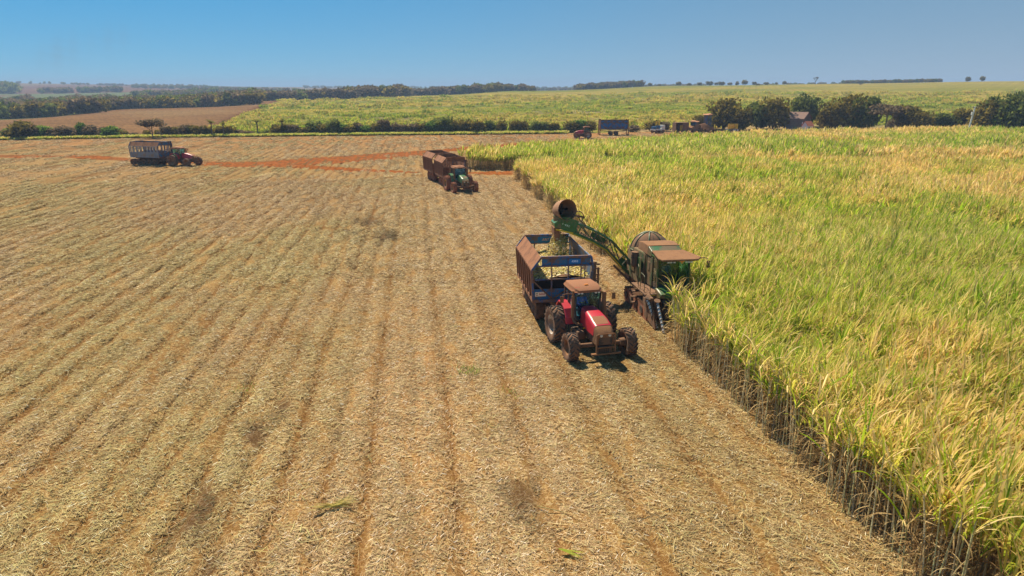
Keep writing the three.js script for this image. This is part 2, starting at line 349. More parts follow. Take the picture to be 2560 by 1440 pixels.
function strawBundle(rx, rz, count, lenR, wR, lift, pale = 0.045) {
  const B = new Blades();
  for (let k = 0; k < count; k++) {
    const r = Math.sqrt(rnd()), a = rnd() * 6.283, x = Math.cos(a) * r * rx, z = Math.sin(a) * r * rz, dir = rnd() * 6.283, len = rr(...lenR), w = rr(...wR), y = rr(0.005, lift);
    const tilt = rr(-0.3, 0.34), bend = rr(-0.35, 0.35), tone = rnd() < pale ? PALE : jit(pick(STRAW), 0.25), n = 4, pts = [], ws = [];
    for (let q = 0; q < n; q++) { const t = q / (n - 1) - 0.5, g = dir + bend * t; pts.push(V(x + Math.cos(g) * t * len, Math.max(0.004, y + tilt * t * len * 0.5 + 0.05 * len * (0.25 - t * t) * rr(0.2, 1.4)), z + Math.sin(g) * t * len)); ws.push(w * (q === 0 || q === n - 1 ? 0.45 : 1)); }
    const roll = rr(-0.8, 0.8), side = V(-Math.sin(dir) * Math.cos(roll), Math.sin(roll), Math.cos(dir) * Math.cos(roll));
    B.ribbon(pts, ws, side, tone, jit(tone, 0.12));
  }
  return B.geometry();
}
function scatter(name, geos, mat, places, label, category) {   // places: [variant, Matrix4, Color]
  const root = new THREE.Group(); root.name = numbered(name); root.userData = { label, category, kind: 'stuff' }; scene.add(root);
  geos.forEach((g, v) => {
    const mine = places.filter((p) => p[0] === v); if (!mine.length) return;
    const m = new THREE.InstancedMesh(g, mat, mine.length); m.name = name + '_pieces'; m.userData.kind = 'stuff'; m.castShadow = m.receiveShadow = true;
    mine.forEach((p, k) => { m.setMatrixAt(k, p[1]); m.setColorAt(k, p[2]); });
    root.add(m);
  });
  return root;
}
const M4 = (x, y, z, turn, sx, sy = sx, sz = sx, lx = 0, lz = 0) => new THREE.Matrix4().compose(V(x, y, z), new THREE.Quaternion().setFromEuler(new THREE.Euler(lx, turn, lz, 'YXZ')), V(sx, sy, sz));
// two blocks of standing cane and the path between them
const inPoly = (x, z, p) => { let s = false; for (let i = 0, j = p.length - 1; i < p.length; j = i++) { const [xi, zi] = p[i], [xj, zj] = p[j]; if ((zi > z) !== (zj > z) && x < (xj - xi) * (z - zi) / (zj - zi) + xi) s = !s; } return s; };
const BLOCK_A = [[EDGE_X, 4], [EDGE_X, -104], [16, -105.4], [30, -104.6], [52, -101.5], [80, -98.4], [112, -95.5], [170, -93], [210, -93], [210, 4]];
const BLOCK_B = [[8.6, -114], [7.3, -119], [19, -129.5], [32, -141], [61, -158], [92, -170], [114, -176], [215, -178], [215, -99], [112, -102], [78, -105], [50, -108.3], [28, -111.3], [14, -113.4]];
seed(21);
{
  const near = [], mid = [], far = [];
  for (let k = 0; k < 5; k++) near.push(strawBundle(0.24, 0.7, 64, [0.05, 0.26], [0.008, 0.024], 0.04));
  for (let k = 0; k < 4; k++) mid.push(strawBundle(0.34, 1.5, 190, [0.07, 0.32], [0.012, 0.03], 0.045));
  for (let k = 0; k < 3; k++) far.push(strawBundle(0.6, 3.0, 260, [0.14, 0.45], [0.025, 0.05], 0.03));
  const placeAll = (geos, z0, z1, dens, s0, s1, name, label) => {
    const out = [], area = [];
    const zspan = z0 - z1, N = Math.round(zspan * (0.62 * (Math.abs(z1) + 6) + EDGE_X + 6) * dens);
    for (let k = 0; k < N; k++) {
      const z = rr(z1, z0), x = rr(-0.62 * (Math.abs(z1) + 6) - 4, z1 < -150 ? 90 : EDGE_X + 1.2);
      if (x > EDGE_X + 1.2 && (z > -150 || inPoly(x, z, BLOCK_B))) continue;
      if (x < z * 0.62 - 5) continue;
      const bare = soilBare(x, z), dk = darkAt(x, z);
      if (rnd() < bare * 0.97 || rnd() < dk * 0.72) continue;
      const s = rr(s0, s1), left = sstep(4, -10, x), g = sstep(0.35, 0.7, fbm(x / 9, z / 20, 81, 3)) * left, t = (0.94 + 0.26 * fbm(x / 1.1, z / 2.2, 93, 3)) * lerp(1.03, 1, left);
      const c = col(t * lerp(1.03, 0.95, g), t * lerp(0.99, 1.0, g), t * lerp(0.97, 0.86, g)); if (dk > 0.2) c.multiplyScalar(lerp(1, 0.34, dk));
      const fr = freshAt(x, z); c.multiply(col(lerp(1, 0.84, fr), lerp(1, 0.86, fr), lerp(1, 0.78, fr)));
      const rutTone = sstep(0.75, 0.3, Math.min(rutOf(x, z), midOf(x, z) + lerp(0.35, 0, left))) * (0.6 + 0.4 * fbm(x, z / 3, 147, 2)); c.multiply(col(lerp(1.04, 0.84, rutTone), lerp(1.04, 0.79, rutTone), lerp(1.04, 0.74, rutTone)));  // straw tint: darker and browner beside the ruts, paler between them
      out.push([Math.floor(rnd() * geos.length), M4(x, fieldY(x, z) + 0.004, z, (rnd() < 0.5 ? Math.PI : 0) + rr(-0.12, 0.12), s, s * rr(0.5, 1.1), s, rr(-0.06, 0.06), rr(-0.06, 0.06)), c]);
    }
    return scatter(name, geos, ribbonMat, out, label, 'straw');
  };
  placeAll(near, -8, -46, 7.4, 0.8, 1.25, 'straw_litter', 'loose cane straw and leaf pieces strewn over the near field');
  placeAll(mid, -46, -105, 2.1, 0.8, 1.3, 'straw_litter', 'cane straw strewn over the middle of the field');
  const long = [0, 1, 2, 3].map(() => strawBundle(0.35, 0.6, 12, [0.22, 0.6], [0.009, 0.02], 0.06, 0));
  const mats = []; seed(23);
  for (let k = 0; k < 3600; k++) {
    const z = -9 - 90 * Math.pow(rnd(), 1.25), x = rr(z * 0.62 - 4, EDGE_X + 0.4), left = sstep(5, -9, x), m = fbm(x / 1.8, z / 3.4, 141, 3);
    if (m < lerp(0.56, 0.47, left) || soilBare(x, z) > 0.6) continue;
    const s = rr(0.7, 1.3), t = rr(0.85, 1.12);
    mats.push([Math.floor(rnd() * 4), M4(x, fieldY(x, z) + 0.006, z, rnd() * 6.283, s, s * rr(0.6, 1.4), s, rr(-0.05, 0.05), rr(-0.05, 0.05)), col(t, t * rr(0.97, 1.08), t * rr(0.8, 1))]);
  }
  scatter('leaf_mats', long, ribbonMat, mats, 'tangled mats of long dry cane leaves on the straw', 'straw');
  placeAll(far, -105, -203, 0.34, 0.8, 1.3, 'straw_litter', 'cane straw on the far part of the harvested field');
}

// ---------------------------------------------------------------- sugarcane
const leafMat = new THREE.MeshPhysicalMaterial({ name: 'cane leaf', vertexColors: true, roughness: 1, side: THREE.DoubleSide, transmission: 0.55, thickness: 0, specularIntensity: 0.02 });
const GREEN = [[0.31, 0.47, 0.022], [0.40, 0.52, 0.03], [0.21, 0.38, 0.02], [0.50, 0.57, 0.045]];
const YELLOW = [[0.64, 0.59, 0.08], [0.72, 0.60, 0.13], [0.56, 0.56, 0.07], [0.74, 0.62, 0.17]];
const DRY = [[0.84, 0.62, 0.25], [0.78, 0.55, 0.20], [0.68, 0.47, 0.17], [0.88, 0.69, 0.33]];
const THATCH = [[0.56, 0.39, 0.18], [0.48, 0.32, 0.15], [0.36, 0.23, 0.11], [0.66, 0.48, 0.23], [0.74, 0.56, 0.29]];
const CULM = [[0.62, 0.52, 0.27], [0.46, 0.37, 0.20], [0.52, 0.50, 0.24], [0.36, 0.30, 0.19], [0.74, 0.64, 0.38]];
function leafArc(B, o, dir, up, len, w, droop, seg, c0, c1) {
  // starts along (dir, up) and bends over under its weight
  const pts = [], ws = []; let p = o.clone(), el = up; const h = len / seg;
  const sideTurn = rr(-0.5, 0.5); let az = dir;
  for (let k = 0; k <= seg; k++) {
    pts.push(p.clone()); const t = k / seg; ws.push(w * (t < 0.15 ? 0.55 : t > 0.99 ? 0.12 : 1 - 0.75 * Math.max(0, t - 0.35)));
    p.add(V(Math.cos(az) * Math.cos(el) * h, Math.sin(el) * h, Math.sin(az) * Math.cos(el) * h));
    el -= droop * (0.25 + 1.5 * t) / seg; az += sideTurn / seg;
  }
  const twist = rr(-0.7, 0.7), s = V(-Math.sin(dir), 0, Math.cos(dir)).multiplyScalar(Math.cos(twist)).add(V(0, Math.sin(twist), 0)).normalize();
  B.ribbon(pts, ws, s, c0, c1);
}
const leafTone = (g) => { const r = rnd(); if (r < g * 0.82) return jit(pick(GREEN), 0.18); if (r < 0.28 + g * 0.62) return jit(pick(YELLOW), 0.15); return jit(pick(DRY), 0.15); };
function caneStalk(B, x, z, g, o = {}) {
  const { dead = 9, leaves = 8, seg = 5, width = 1, culm = true, base = true } = o;
  const lean = rr(0.02, 0.22), la = rr(-1.1, 1.1) + (rnd() < 0.2 ? 2.5 : 0), H = rr(1.75, 2.5), cc = jit(pick(CULM), 0.2);
  const P = (h) => { const b = lean * h * (0.55 + 0.22 * h); return V(x + Math.cos(la) * b, h, z + Math.sin(la) * b); };
  if (culm) { let q = P(0); for (let k = 1; k <= 4; k++) { const e = P(H * k / 4); B.rod(q, e, 0.017, 0.015, jit(cc, 0.25), jit(cc, 0.25), 4); q = e; } }
  for (let k = 0; k < leaves; k++) {
    const t = k / leaves, c = leafTone(g), tip = rnd() < 0.6 ? jit(pick(DRY), 0.1).map((v, q) => lerp(v, c[q], 0.5)) : c;
    leafArc(B, P(H * lerp(0.8, 1.0, t)), rr(-1.25, 1.25) + (rnd() < 0.25 ? rr(1, 5) : 0), lerp(1.0, 1.5, t) + rr(-0.15, 0.08), rr(0.85, 1.5), rr(0.036, 0.08) * width, rr(0.35, 1.7) * lerp(1.25, 0.7, t), seg, c, tip);
  }
  for (let k = 0; k < dead; k++) { const c = jit(pick(THATCH), 0.2); leafArc(B, P(H * rr(0.12, 0.82)), rnd() * 6.283, rr(-0.9, 1.1), rr(0.45, 1.05), rr(0.018, 0.04) * width, rr(0.2, 3.0), 4, c, jit(c, 0.15)); }
  if (base) for (let k = 0; k < 2; k++) { const c = jit(pick(THATCH), 0.25); leafArc(B, P(rr(0.02, 0.3)), rnd() * 6.283, rr(0.1, 0.9), rr(0.4, 0.9), rr(0.02, 0.035) * width, rr(0.8, 2.0), 3, c, jit(c, 0.15)); }
}
function caneClump(g, n, sx, sz, o) { const B = new Blades(); for (let k = 0; k < n; k++) caneStalk(B, rr(-sx, sx), rr(-sz, sz), g, o); return B.geometry(); }
seed(33);
const G_LEVELS = [0.12, 0.4, 0.7, 0.98];
const caneNear = [], caneMid = [], caneFar = [];
for (const g of G_LEVELS) for (let k = 0; k < 3; k++) caneNear.push(caneClump(g, 8, 0.42, 0.28, {}));
for (const g of G_LEVELS) for (let k = 0; k < 2; k++) caneMid.push(caneClump(g, 9, 0.75, 0.5, { dead: 3, leaves: 7, seg: 4, width: 1.8, culm: true, base: false }));
for (const g of G_LEVELS) for (let k = 0; k < 2; k++) caneFar.push(caneClump(g, 16, 1.5, 1.5, { dead: 2, leaves: 6, seg: 3, width: 3.2, culm: false, base: false }));
const greenAt = (x, z) => {
  let g = 0.56 + (fbm(x / 24, z / 15, 201, 3) - 0.5) * 2.6 + (fbm(x / 5, z / 5, 207, 2) - 0.5) * 1.1;
  g -= 0.55 * sstep(34, 15, x) * sstep(-42, -62, z) * sstep(-112, -95, z);          // the bleached strip along the cut edge beyond the harvester
  g += 0.3 * sstep(18, 30, x) * sstep(-70, -40, z) + 0.12 * sstep(-66, -50, z);
  g -= 0.55 * sstep(7, 1.5, Math.abs(z + 104 - (x - 14) * 0.09)) * sstep(25, 60, x); // dry strip by the path
  g += 0.35 * sstep(-112, -122, z) * sstep(-160, -140, z);
  g -= 0.3 * sstep(-165, -176, z);
  return clamp(g);
};
const lodge = (x, z) => (x < 15.6 && z < -31.2 && z > -33.8 ? 0.76 : 1) * lodge0(x, z);
const lodge0 = (x, z) => (1 - 0.17 * sstep(-118, -150, z)) * 0.70 + 0.5 * fbm(x / 5, z / 5, 213, 3) * (1 - 0.17 * sstep(-118, -150, z)) - 0.12 * sstep(0.62, 0.8, fbm(x / 11, z / 8, 217, 3));
seed(34);
function plant(geos, per, places, x, z, s) {
  const g = greenAt(x, z) + rr(-0.22, 0.22), lv = clamp(Math.round(g * 3), 0, 3), v = lv * per + Math.floor(rnd() * per), t = rr(0.86, 1.12);
  const warm = fbm(x / 15, z / 15, 221, 2);
  places.push([v, M4(x, Math.max(-0.6, farH(x, z)) - 0.02, z, rr(-0.55, 0.55) + (rnd() < 0.15 ? 3.1 : 0), s * rr(0.92, 1.08), s * lodge(x, z) * rr(0.92, 1.1), s * rr(0.92, 1.08), rr(-0.08, 0.08), rr(-0.1, 0.04)), col(t * lerp(0.96, 1.06, warm), t, t * lerp(1.05, 0.92, warm))]);
}
{
  const near = [], mid = [], far = [];
  const seen = (x, z) => x < -z * 1.06 + 12;   // a little past the right side of the view
  for (let x = EDGE_X + 0.35; x < 64; x += 0.75) for (let z = -8; z > -104; z -= 0.62) {
    const X = x + (x < EDGE_X + 0.5 ? rr(-0.3, 0.3) : rr(-0.16, 0.16)), Z = z + rr(-0.2, 0.2), R = Math.hypot(X, Z);
    const edge = X < EDGE_X + 3;
    if (!(R < 62 || (edge && R < 110)) || !seen(X, Z) || !inPoly(Math.max(X, EDGE_X + 0.01), Z, BLOCK_A) || inHarvester(X, Z)) continue;
    plant(caneNear, 3, near, X, Z, 1);
  }
  for (let x = 8; x < 190; x += 1.25) for (let z = -40; z > -180; z -= 1.05) {
    const X = x + rr(-0.4, 0.4), Z = z + rr(-0.4, 0.4), R = Math.hypot(X, Z);
    if (R < 61 || R > 122 || (X < EDGE_X + 2.8 && Z > -105) || !seen(X, Z) || !(inPoly(X, Z, BLOCK_A) || inPoly(X, Z, BLOCK_B)) || inHarvester(X, Z)) continue;
    plant(caneMid, 2, mid, X, Z, 1.02);
  }
  for (let x = 6; x < 214; x += 2.3) for (let z = -60; z > -182; z -= 2.1) {
    const X = x + rr(-0.9, 0.9), Z = z + rr(-0.9, 0.9), R = Math.hypot(X, Z);
    if (R < 120 || !seen(X, Z) || !(inPoly(X, Z, BLOCK_A) || inPoly(X, Z, BLOCK_B))) continue;
    plant(caneFar, 2, far, X, Z, 1.05);
  }
  scatter('sugarcane', caneNear, leafMat, near, 'standing green and straw-coloured sugarcane along the cut edge', 'sugarcane');
  scatter('sugarcane', caneMid, leafMat, mid, 'standing sugarcane in the middle of the field', 'sugarcane');
  scatter('sugarcane', caneFar, leafMat, far, 'standing sugarcane at the far end of the field', 'sugarcane');
}
// ---------------------------------------------------------------- modelling kit
const place = (g, x = 0, y = 0, z = 0, rx = 0, ry = 0, rz = 0) => { g.applyMatrix4(new THREE.Matrix4().compose(V(x, y, z), new THREE.Quaternion().setFromEuler(new THREE.Euler(rx, ry, rz)), V(1, 1, 1))); return g; };
const bx = (w, h, d, x, y, z, rx, ry, rz) => place(new THREE.BoxGeometry(w, h, d), x, y, z, rx, ry, rz);
const rbx = (w, h, d, r, x, y, z, rx, ry, rz) => place(new RoundedBoxGeometry(w, h, d, 2, Math.min(r, w / 2.01, h / 2.01, d / 2.01)), x, y, z, rx, ry, rz);
const cyl = (r0, r1, h, x, y, z, rx, ry, rz, n = 16, open = false) => place(new THREE.CylinderGeometry(r1, r0, h, n, 1, open), x, y, z, rx, ry, rz);
function beam(a, b, w, h) {   // a square bar from a to b
  const A = V(...a), B = V(...b), d = B.clone().sub(A), g = new THREE.BoxGeometry(w, h ?? w, d.length());
  const m = new THREE.Matrix4().lookAt(A, B, Math.abs(d.clone().normalize().y) > 0.98 ? V(1, 0, 0) : V(0, 1, 0)); m.setPosition(A.add(B).multiplyScalar(0.5)); g.applyMatrix4(m); return g;
}
function rod(a, b, r, n = 8) { const A = V(...a), B = V(...b), d = B.clone().sub(A), g = new THREE.CylinderGeometry(r, r, d.length(), n); g.applyQuaternion(new THREE.Quaternion().setFromUnitVectors(V(0, 1, 0), d.clone().normalize())); g.translate(...A.add(B).multiplyScalar(0.5).toArray()); return g; }
const pipe = (pts, r, n = 24, k = 7) => new THREE.TubeGeometry(new THREE.CatmullRomCurve3(pts.map((p) => V(...p)), false, 'catmullrom', 0.1), n, r, k);
function prism(pts, depth, bevel = 0.01) {   // outline [x, y], extruded along z about 0
  const s = new THREE.Shape(pts.map(([x, y]) => new THREE.Vector2(x, y)));
  const g = new THREE.ExtrudeGeometry(s, { depth: depth - 2 * bevel, bevelEnabled: bevel > 0, bevelThickness: bevel, bevelSize: bevel, bevelOffset: -bevel, bevelSegments: 1, curveSegments: 10 });
  g.translate(0, 0, -(depth - 2 * bevel) / 2); return g;
}
const sideways = (g) => g.applyMatrix4(new THREE.Matrix4().set(0, 0, 1, 0, 0, 1, 0, 0, 1, 0, 0, 0, 0, 0, 0, 1)) && flip(g);   // a prism drawn as [z, y] becomes a side view: depth along x
function flip(g) { const h = g.index ? g.toNonIndexed() : g; const p = h.attributes.position; for (let i = 0; i < p.count; i += 3) for (const at of Object.values(h.attributes)) for (let k = 0; k < at.itemSize; k++) { const a = at.array, i1 = (i + 1) * at.itemSize + k, i2 = (i + 2) * at.itemSize + k, t = a[i1]; a[i1] = a[i2]; a[i2] = t; } h.computeVertexNormals(); return h; }
// a body lofted through rounded cross-sections: [z, half width bottom, half width top, y0, y1, corner]
function loft(sections, cap = true) {
  const ring = ([z, wb, wt, y0, y1, r]) => {
    const pts = [], n = 4; const corner = (cx, cy, a0) => { for (let k = 0; k <= n; k++) { const a = a0 + k / n * Math.PI / 2; pts.push([cx + Math.cos(a) * r, cy + Math.sin(a) * r, z]); } };
    corner(wt - r, y1 - r, 0); corner(-wt + r, y1 - r, Math.PI / 2); const rb = Math.min(r, 0.04);
    pts.push([-wb, y0 + rb, z], [-wb + rb, y0, z], [wb - rb, y0, z], [wb, y0 + rb, z]); return pts;
  };
  const rings = sections.map(ring), m = rings[0].length, p = [], idx = [];
  rings.forEach((r) => r.forEach((q) => p.push(...q)));
  for (let i = 0; i < rings.length - 1; i++) for (let k = 0; k < m; k++) { const a = i * m + k, b = i * m + (k + 1) % m, c = a + m, d = b + m; idx.push(a, b, c, b, d, c); }
  if (cap) for (const e of [0, rings.length - 1]) for (let k = 1; k < m - 1; k++) e ? idx.push(e * m, e * m + k, e * m + k + 1) : idx.push(0, k + 1, k);
  const g = new THREE.BufferGeometry(); g.setAttribute('position', new THREE.Float32BufferAttribute(p, 3)); g.setIndex(idx);
  return toCreasedNormals(g, 0.6);
}
function metreUV(g, s = 1) {   // texture laid on each face in metres
  const p = g.attributes.position, n = g.attributes.normal, u = new Float32Array(p.count * 2);
  for (let i = 0; i < p.count; i++) { const ax = Math.abs(n.getX(i)), ay = Math.abs(n.getY(i)), az = Math.abs(n.getZ(i)); const [a, b] = ay >= ax && ay >= az ? [p.getX(i), p.getZ(i)] : ax >= az ? [p.getZ(i), p.getY(i)] : [p.getX(i), p.getY(i)]; u[i * 2] = a / s; u[i * 2 + 1] = b / s; }
  g.setAttribute('uv', new THREE.BufferAttribute(u, 2)); return g;
}
function piece(parent, name, geos, mat, label) { const m = part(parent, name, geos, mat, label); metreUV(m.geometry, 1.7); return m; }
// paint under a crust of red field dust: the dust lies in patches with grain of its own
function dusty(name, paint, dust, amount, k, o = {}) {
  const N = 256, d = new Uint8Array(N * N * 4), enc = (v) => Math.round(255 * (v <= 0.0031308 ? v * 12.92 : 1.055 * Math.pow(v, 1 / 2.4) - 0.055));
  const per = (x, y, f, kk) => { const m = (a) => ((a % f) + f) % f, X = x * f, Y = y * f, ix = Math.floor(X), iy = Math.floor(Y), fx = X - ix, fy = Y - iy, u = fx * fx * (3 - 2 * fx), v = fy * fy * (3 - 2 * fy); return lerp(lerp(hash2(m(ix), m(iy), kk), hash2(m(ix + 1), m(iy), kk), u), lerp(hash2(m(ix), m(iy + 1), kk), hash2(m(ix + 1), m(iy + 1), kk), u), v); };
  for (let y = 0; y < N; y++) for (let x = 0; x < N; x++) {
    const a = x / N, b = y / N, big = per(a, b, 3, k) * 0.5 + per(a, b, 7, k + 1) * 0.3 + per(a, b, 19, k + 2) * 0.2, fine = per(a, b, 64, k + 3) * 0.6 + per(a, b, 128, k + 4) * 0.4, streak = per(a, b * 0.25, 40, k + 5);
    const t = clamp((big + (fine - 0.5) * 0.35 + (streak - 0.5) * 0.12 - (1 - amount)) / 0.16 + 0.5), q = 0.82 + 0.36 * fine, o2 = (y * N + x) * 4;
    for (let c = 0; c < 3; c++) d[o2 + c] = enc(clamp(lerp(paint[c] * (0.92 + 0.16 * fine), dust[c] * q, t)));
    d[o2 + 3] = 255;
  }
  const tx = new THREE.DataTexture(d, N, N); tx.wrapS = tx.wrapT = THREE.RepeatWrapping; tx.magFilter = THREE.LinearFilter; tx.minFilter = THREE.LinearMipmapLinearFilter; tx.generateMipmaps = true; tx.colorSpace = THREE.SRGBColorSpace; tx.needsUpdate = true;
  return new THREE.MeshPhysicalMaterial({ name, map: tx, roughness: o.rough ?? 0.75, metalness: o.metal ?? 0, clearcoat: o.coat ?? 0, clearcoatRoughness: 0.35, side: o.side ?? THREE.FrontSide });
}
const DUST = [0.30, 0.145, 0.07], RUST = [0.27, 0.115, 0.055];
const MAT = {
  red: dusty('red paint', [0.48, 0.008, 0.024], [0.272, 0.096, 0.048], 0.24, 301, { rough: 0.42, coat: 0.5 }),
  redDust: dusty('dust on red paint', [0.336, 0.024, 0.024], [0.264, 0.108, 0.0464], 0.80, 306, { rough: 0.9 }),
  dust: dusty('red field dust', [0.20, 0.092, 0.038], [0.25, 0.118, 0.05], 0.55, 311, { rough: 1 }),
  dark: dusty('dusty dark steel', [0.036, 0.032, 0.0288], [0.16, 0.088, 0.048], 0.5, 316, { rough: 0.85 }),
  grime: dusty('grimy frame', [0.08, 0.052, 0.036], [0.2, 0.104, 0.0544], 0.66, 321, { rough: 0.95 }),
  rust: dusty('rusty sheet', [0.18, 0.072, 0.034], [0.28, 0.118, 0.052], 0.58, 326, { rough: 0.95 }),
  rustBlue: dusty('rusted blue paint', [0.024, 0.104, 0.264], [0.216, 0.108, 0.06], 0.58, 331, { rough: 0.8 }),
  blue: dusty('worn blue paint', [0.0144, 0.152, 0.32], [0.16, 0.096, 0.064], 0.46, 336, { rough: 0.55 }),
  blueGrey: dusty('grey blue steel', [0.056, 0.112, 0.208], [0.176, 0.112, 0.072], 0.46, 341, { rough: 0.6 }),
  green: dusty('green paint', [0.016, 0.10, 0.02], [0.15, 0.095, 0.04], 0.54, 346, { rough: 0.5, coat: 0.3 }),
  greenClean: dusty('green paint rubbed clean', [0.014, 0.135, 0.026], [0.13, 0.10, 0.04], 0.36, 351, { rough: 0.4, coat: 0.4 }),
  greenDust: dusty('dust over green paint', [0.035, 0.08, 0.022], [0.165, 0.10, 0.043], 0.62, 356, { rough: 0.85 }),
  tyre: dusty('dusty rubber', [0.08, 0.052, 0.036], [0.216, 0.108, 0.056], 0.62, 361, { rough: 1 }),
  lug: dusty('worn tread rubber', [0.044, 0.036, 0.032], [0.176, 0.096, 0.056], 0.4, 366, { rough: 0.9 }),
  tyreRed: dusty('tyre caked in red soil', [0.192, 0.072, 0.036], [0.288, 0.108, 0.052], 0.6, 371, { rough: 1 }),
  rim: dusty('dusty white rim', [0.496, 0.448, 0.384], [0.272, 0.16, 0.096], 0.42, 376, { rough: 0.7 }),
  rimYellow: dusty('dusty yellow rim', [0.44, 0.288, 0.024], [0.288, 0.136, 0.064], 0.6, 381, { rough: 0.8 }),
  yellow: new THREE.MeshStandardMaterial({ name: 'yellow paint', color: col(0.72, 0.46, 0.01), roughness: 0.55 }),
  orange: new THREE.MeshStandardMaterial({ name: 'orange beacon', color: col(0.75, 0.24, 0.03), roughness: 0.35 }),
  lamp: new THREE.MeshStandardMaterial({ name: 'lamp glass', color: col(0.75, 0.72, 0.62), roughness: 0.25 }),
  chrome: new THREE.MeshStandardMaterial({ name: 'worn bright steel', color: col(0.62, 0.60, 0.56), metalness: 0.6, roughness: 0.45 }),
  black: new THREE.MeshStandardMaterial({ name: 'black rubber', color: col(0.02, 0.02, 0.02), roughness: 0.8, side: THREE.DoubleSide }),
  greyPanel: dusty('dusty grey panel', [0.24, 0.26, 0.3], [0.28, 0.21, 0.16], 0.34, 386, { rough: 0.8 }),
  glass: new THREE.MeshPhysicalMaterial({ name: 'tinted cab glass', color: col(0.6, 0.84, 0.9), transmission: 1, thickness: 0, roughness: 0.04, side: THREE.DoubleSide }),
  inside: new THREE.MeshStandardMaterial({ name: 'dark cab lining', color: col(0.09, 0.11, 0.12), roughness: 0.9 }),
  white: new THREE.MeshStandardMaterial({ name: 'white paint', color: col(0.75, 0.73, 0.68), roughness: 0.7 }),
};
// a flat print: drawn lettering on a thin plate
function print(parent, name, w, h, pos, rot, draw, label) {
  const cv = document.createElement('canvas'); cv.width = 256; cv.height = Math.max(16, Math.round(256 * h / w)); const c = cv.getContext('2d'); draw(c, cv.width, cv.height);
  const t = new THREE.CanvasTexture(cv); t.colorSpace = THREE.SRGBColorSpace;
  const m = new THREE.Mesh(new THREE.BoxGeometry(w, h, 0.006), new THREE.MeshStandardMaterial({ name: name + ' print', map: t, roughness: 0.6 })); m.name = name; m.position.set(...pos); m.rotation.set(...rot); if (label) m.userData.label = label; parent.add(m); return m;
}
// a big lugged tyre with its rim; axle along x
const wheelCache = new Map();
function wheel(parent, name, r, w, pos, o = {}) {
  const { lugs = 20, tyre = MAT.tyre, lug = MAT.lug, rim = MAT.grime, rimR = 0.56, face = 1, turn = 0 } = o, key = [r, w, lugs, rimR].join();
  if (!wheelCache.has(key)) {
    const rr0 = r * rimR, h = w / 2, pr = [[rr0, -h * 0.8], [r * 0.70, -h * 0.97], [r * 0.86, -h], [r * 0.945, -h * 0.9], [r * 0.96, -h * 0.45], [r * 0.965, 0], [r * 0.96, h * 0.45], [r * 0.945, h * 0.9], [r * 0.86, h], [r * 0.70, h * 0.97], [rr0, h * 0.8]];
    const ty = new THREE.LatheGeometry(pr.map(([a, b]) => new THREE.Vector2(a, b)), 36).rotateZ(Math.PI / 2);
    const lg = [];
    for (let k = 0; k < lugs; k++) for (const s of [-1, 1]) {
      const a = (k + (s > 0 ? 0.5 : 0)) / lugs * Math.PI * 2, g = new THREE.BoxGeometry(h * 1.12, r * 0.06, r * 0.085);
      g.rotateY(s * 0.72); g.translate(s * h * 0.5, r * 0.975, s * 0); g.rotateX(a); lg.push(g);
      const e = new THREE.BoxGeometry(r * 0.05, r * 0.1, r * 0.08); e.translate(s * h * 0.97, r * 0.915, h * 0.42); e.rotateX(a); lg.push(e);
    }
    const rm = [new THREE.LatheGeometry([[0.001, 0.10], [rr0 * 0.35, 0.10], [rr0 * 0.42, 0.02], [rr0 * 0.8, -0.03], [rr0 * 0.86, 0.3], [rr0 * 0.99, 0.42], [rr0 * 1.03, 0.42]].map(([a, b]) => new THREE.Vector2(a, b * w * 0.95)), 28).rotateZ(-Math.PI / 2)];
    for (let k = 0; k < 8; k++) rm.push(cyl(0.022, 0.022, 0.05, w * 0.13, Math.cos(k * 0.785) * rr0 * 0.28, Math.sin(k * 0.785) * rr0 * 0.28, 0, 0, Math.PI / 2, 6));
    const back = new THREE.LatheGeometry([[0.001, 0], [rr0, 0]].map(([a, b]) => new THREE.Vector2(a, b)), 20).rotateZ(Math.PI / 2); rm.push(flip(back.translate(-w * 0.2, 0, 0)), new THREE.CylinderGeometry(rr0, rr0, w * 0.62, 24, 1, true).rotateZ(Math.PI / 2));
    wheelCache.set(key, [metreUV(merged([ty]), 0.9), metreUV(merged([lg]), 0.9), metreUV(merged([rm]), 0.9)]);
  }
  const [a, b, c] = wheelCache.get(key), t = new THREE.Mesh(a, tyre); t.name = name; t.position.set(...pos); t.rotation.set(0, face > 0 ? turn : Math.PI + turn, 0);
  const l = new THREE.Mesh(b, lug); l.name = 'tread'; const m = new THREE.Mesh(c, rim); m.name = 'rim'; m.material.side = THREE.DoubleSide; t.add(l, m); parent.add(t); return t;
}
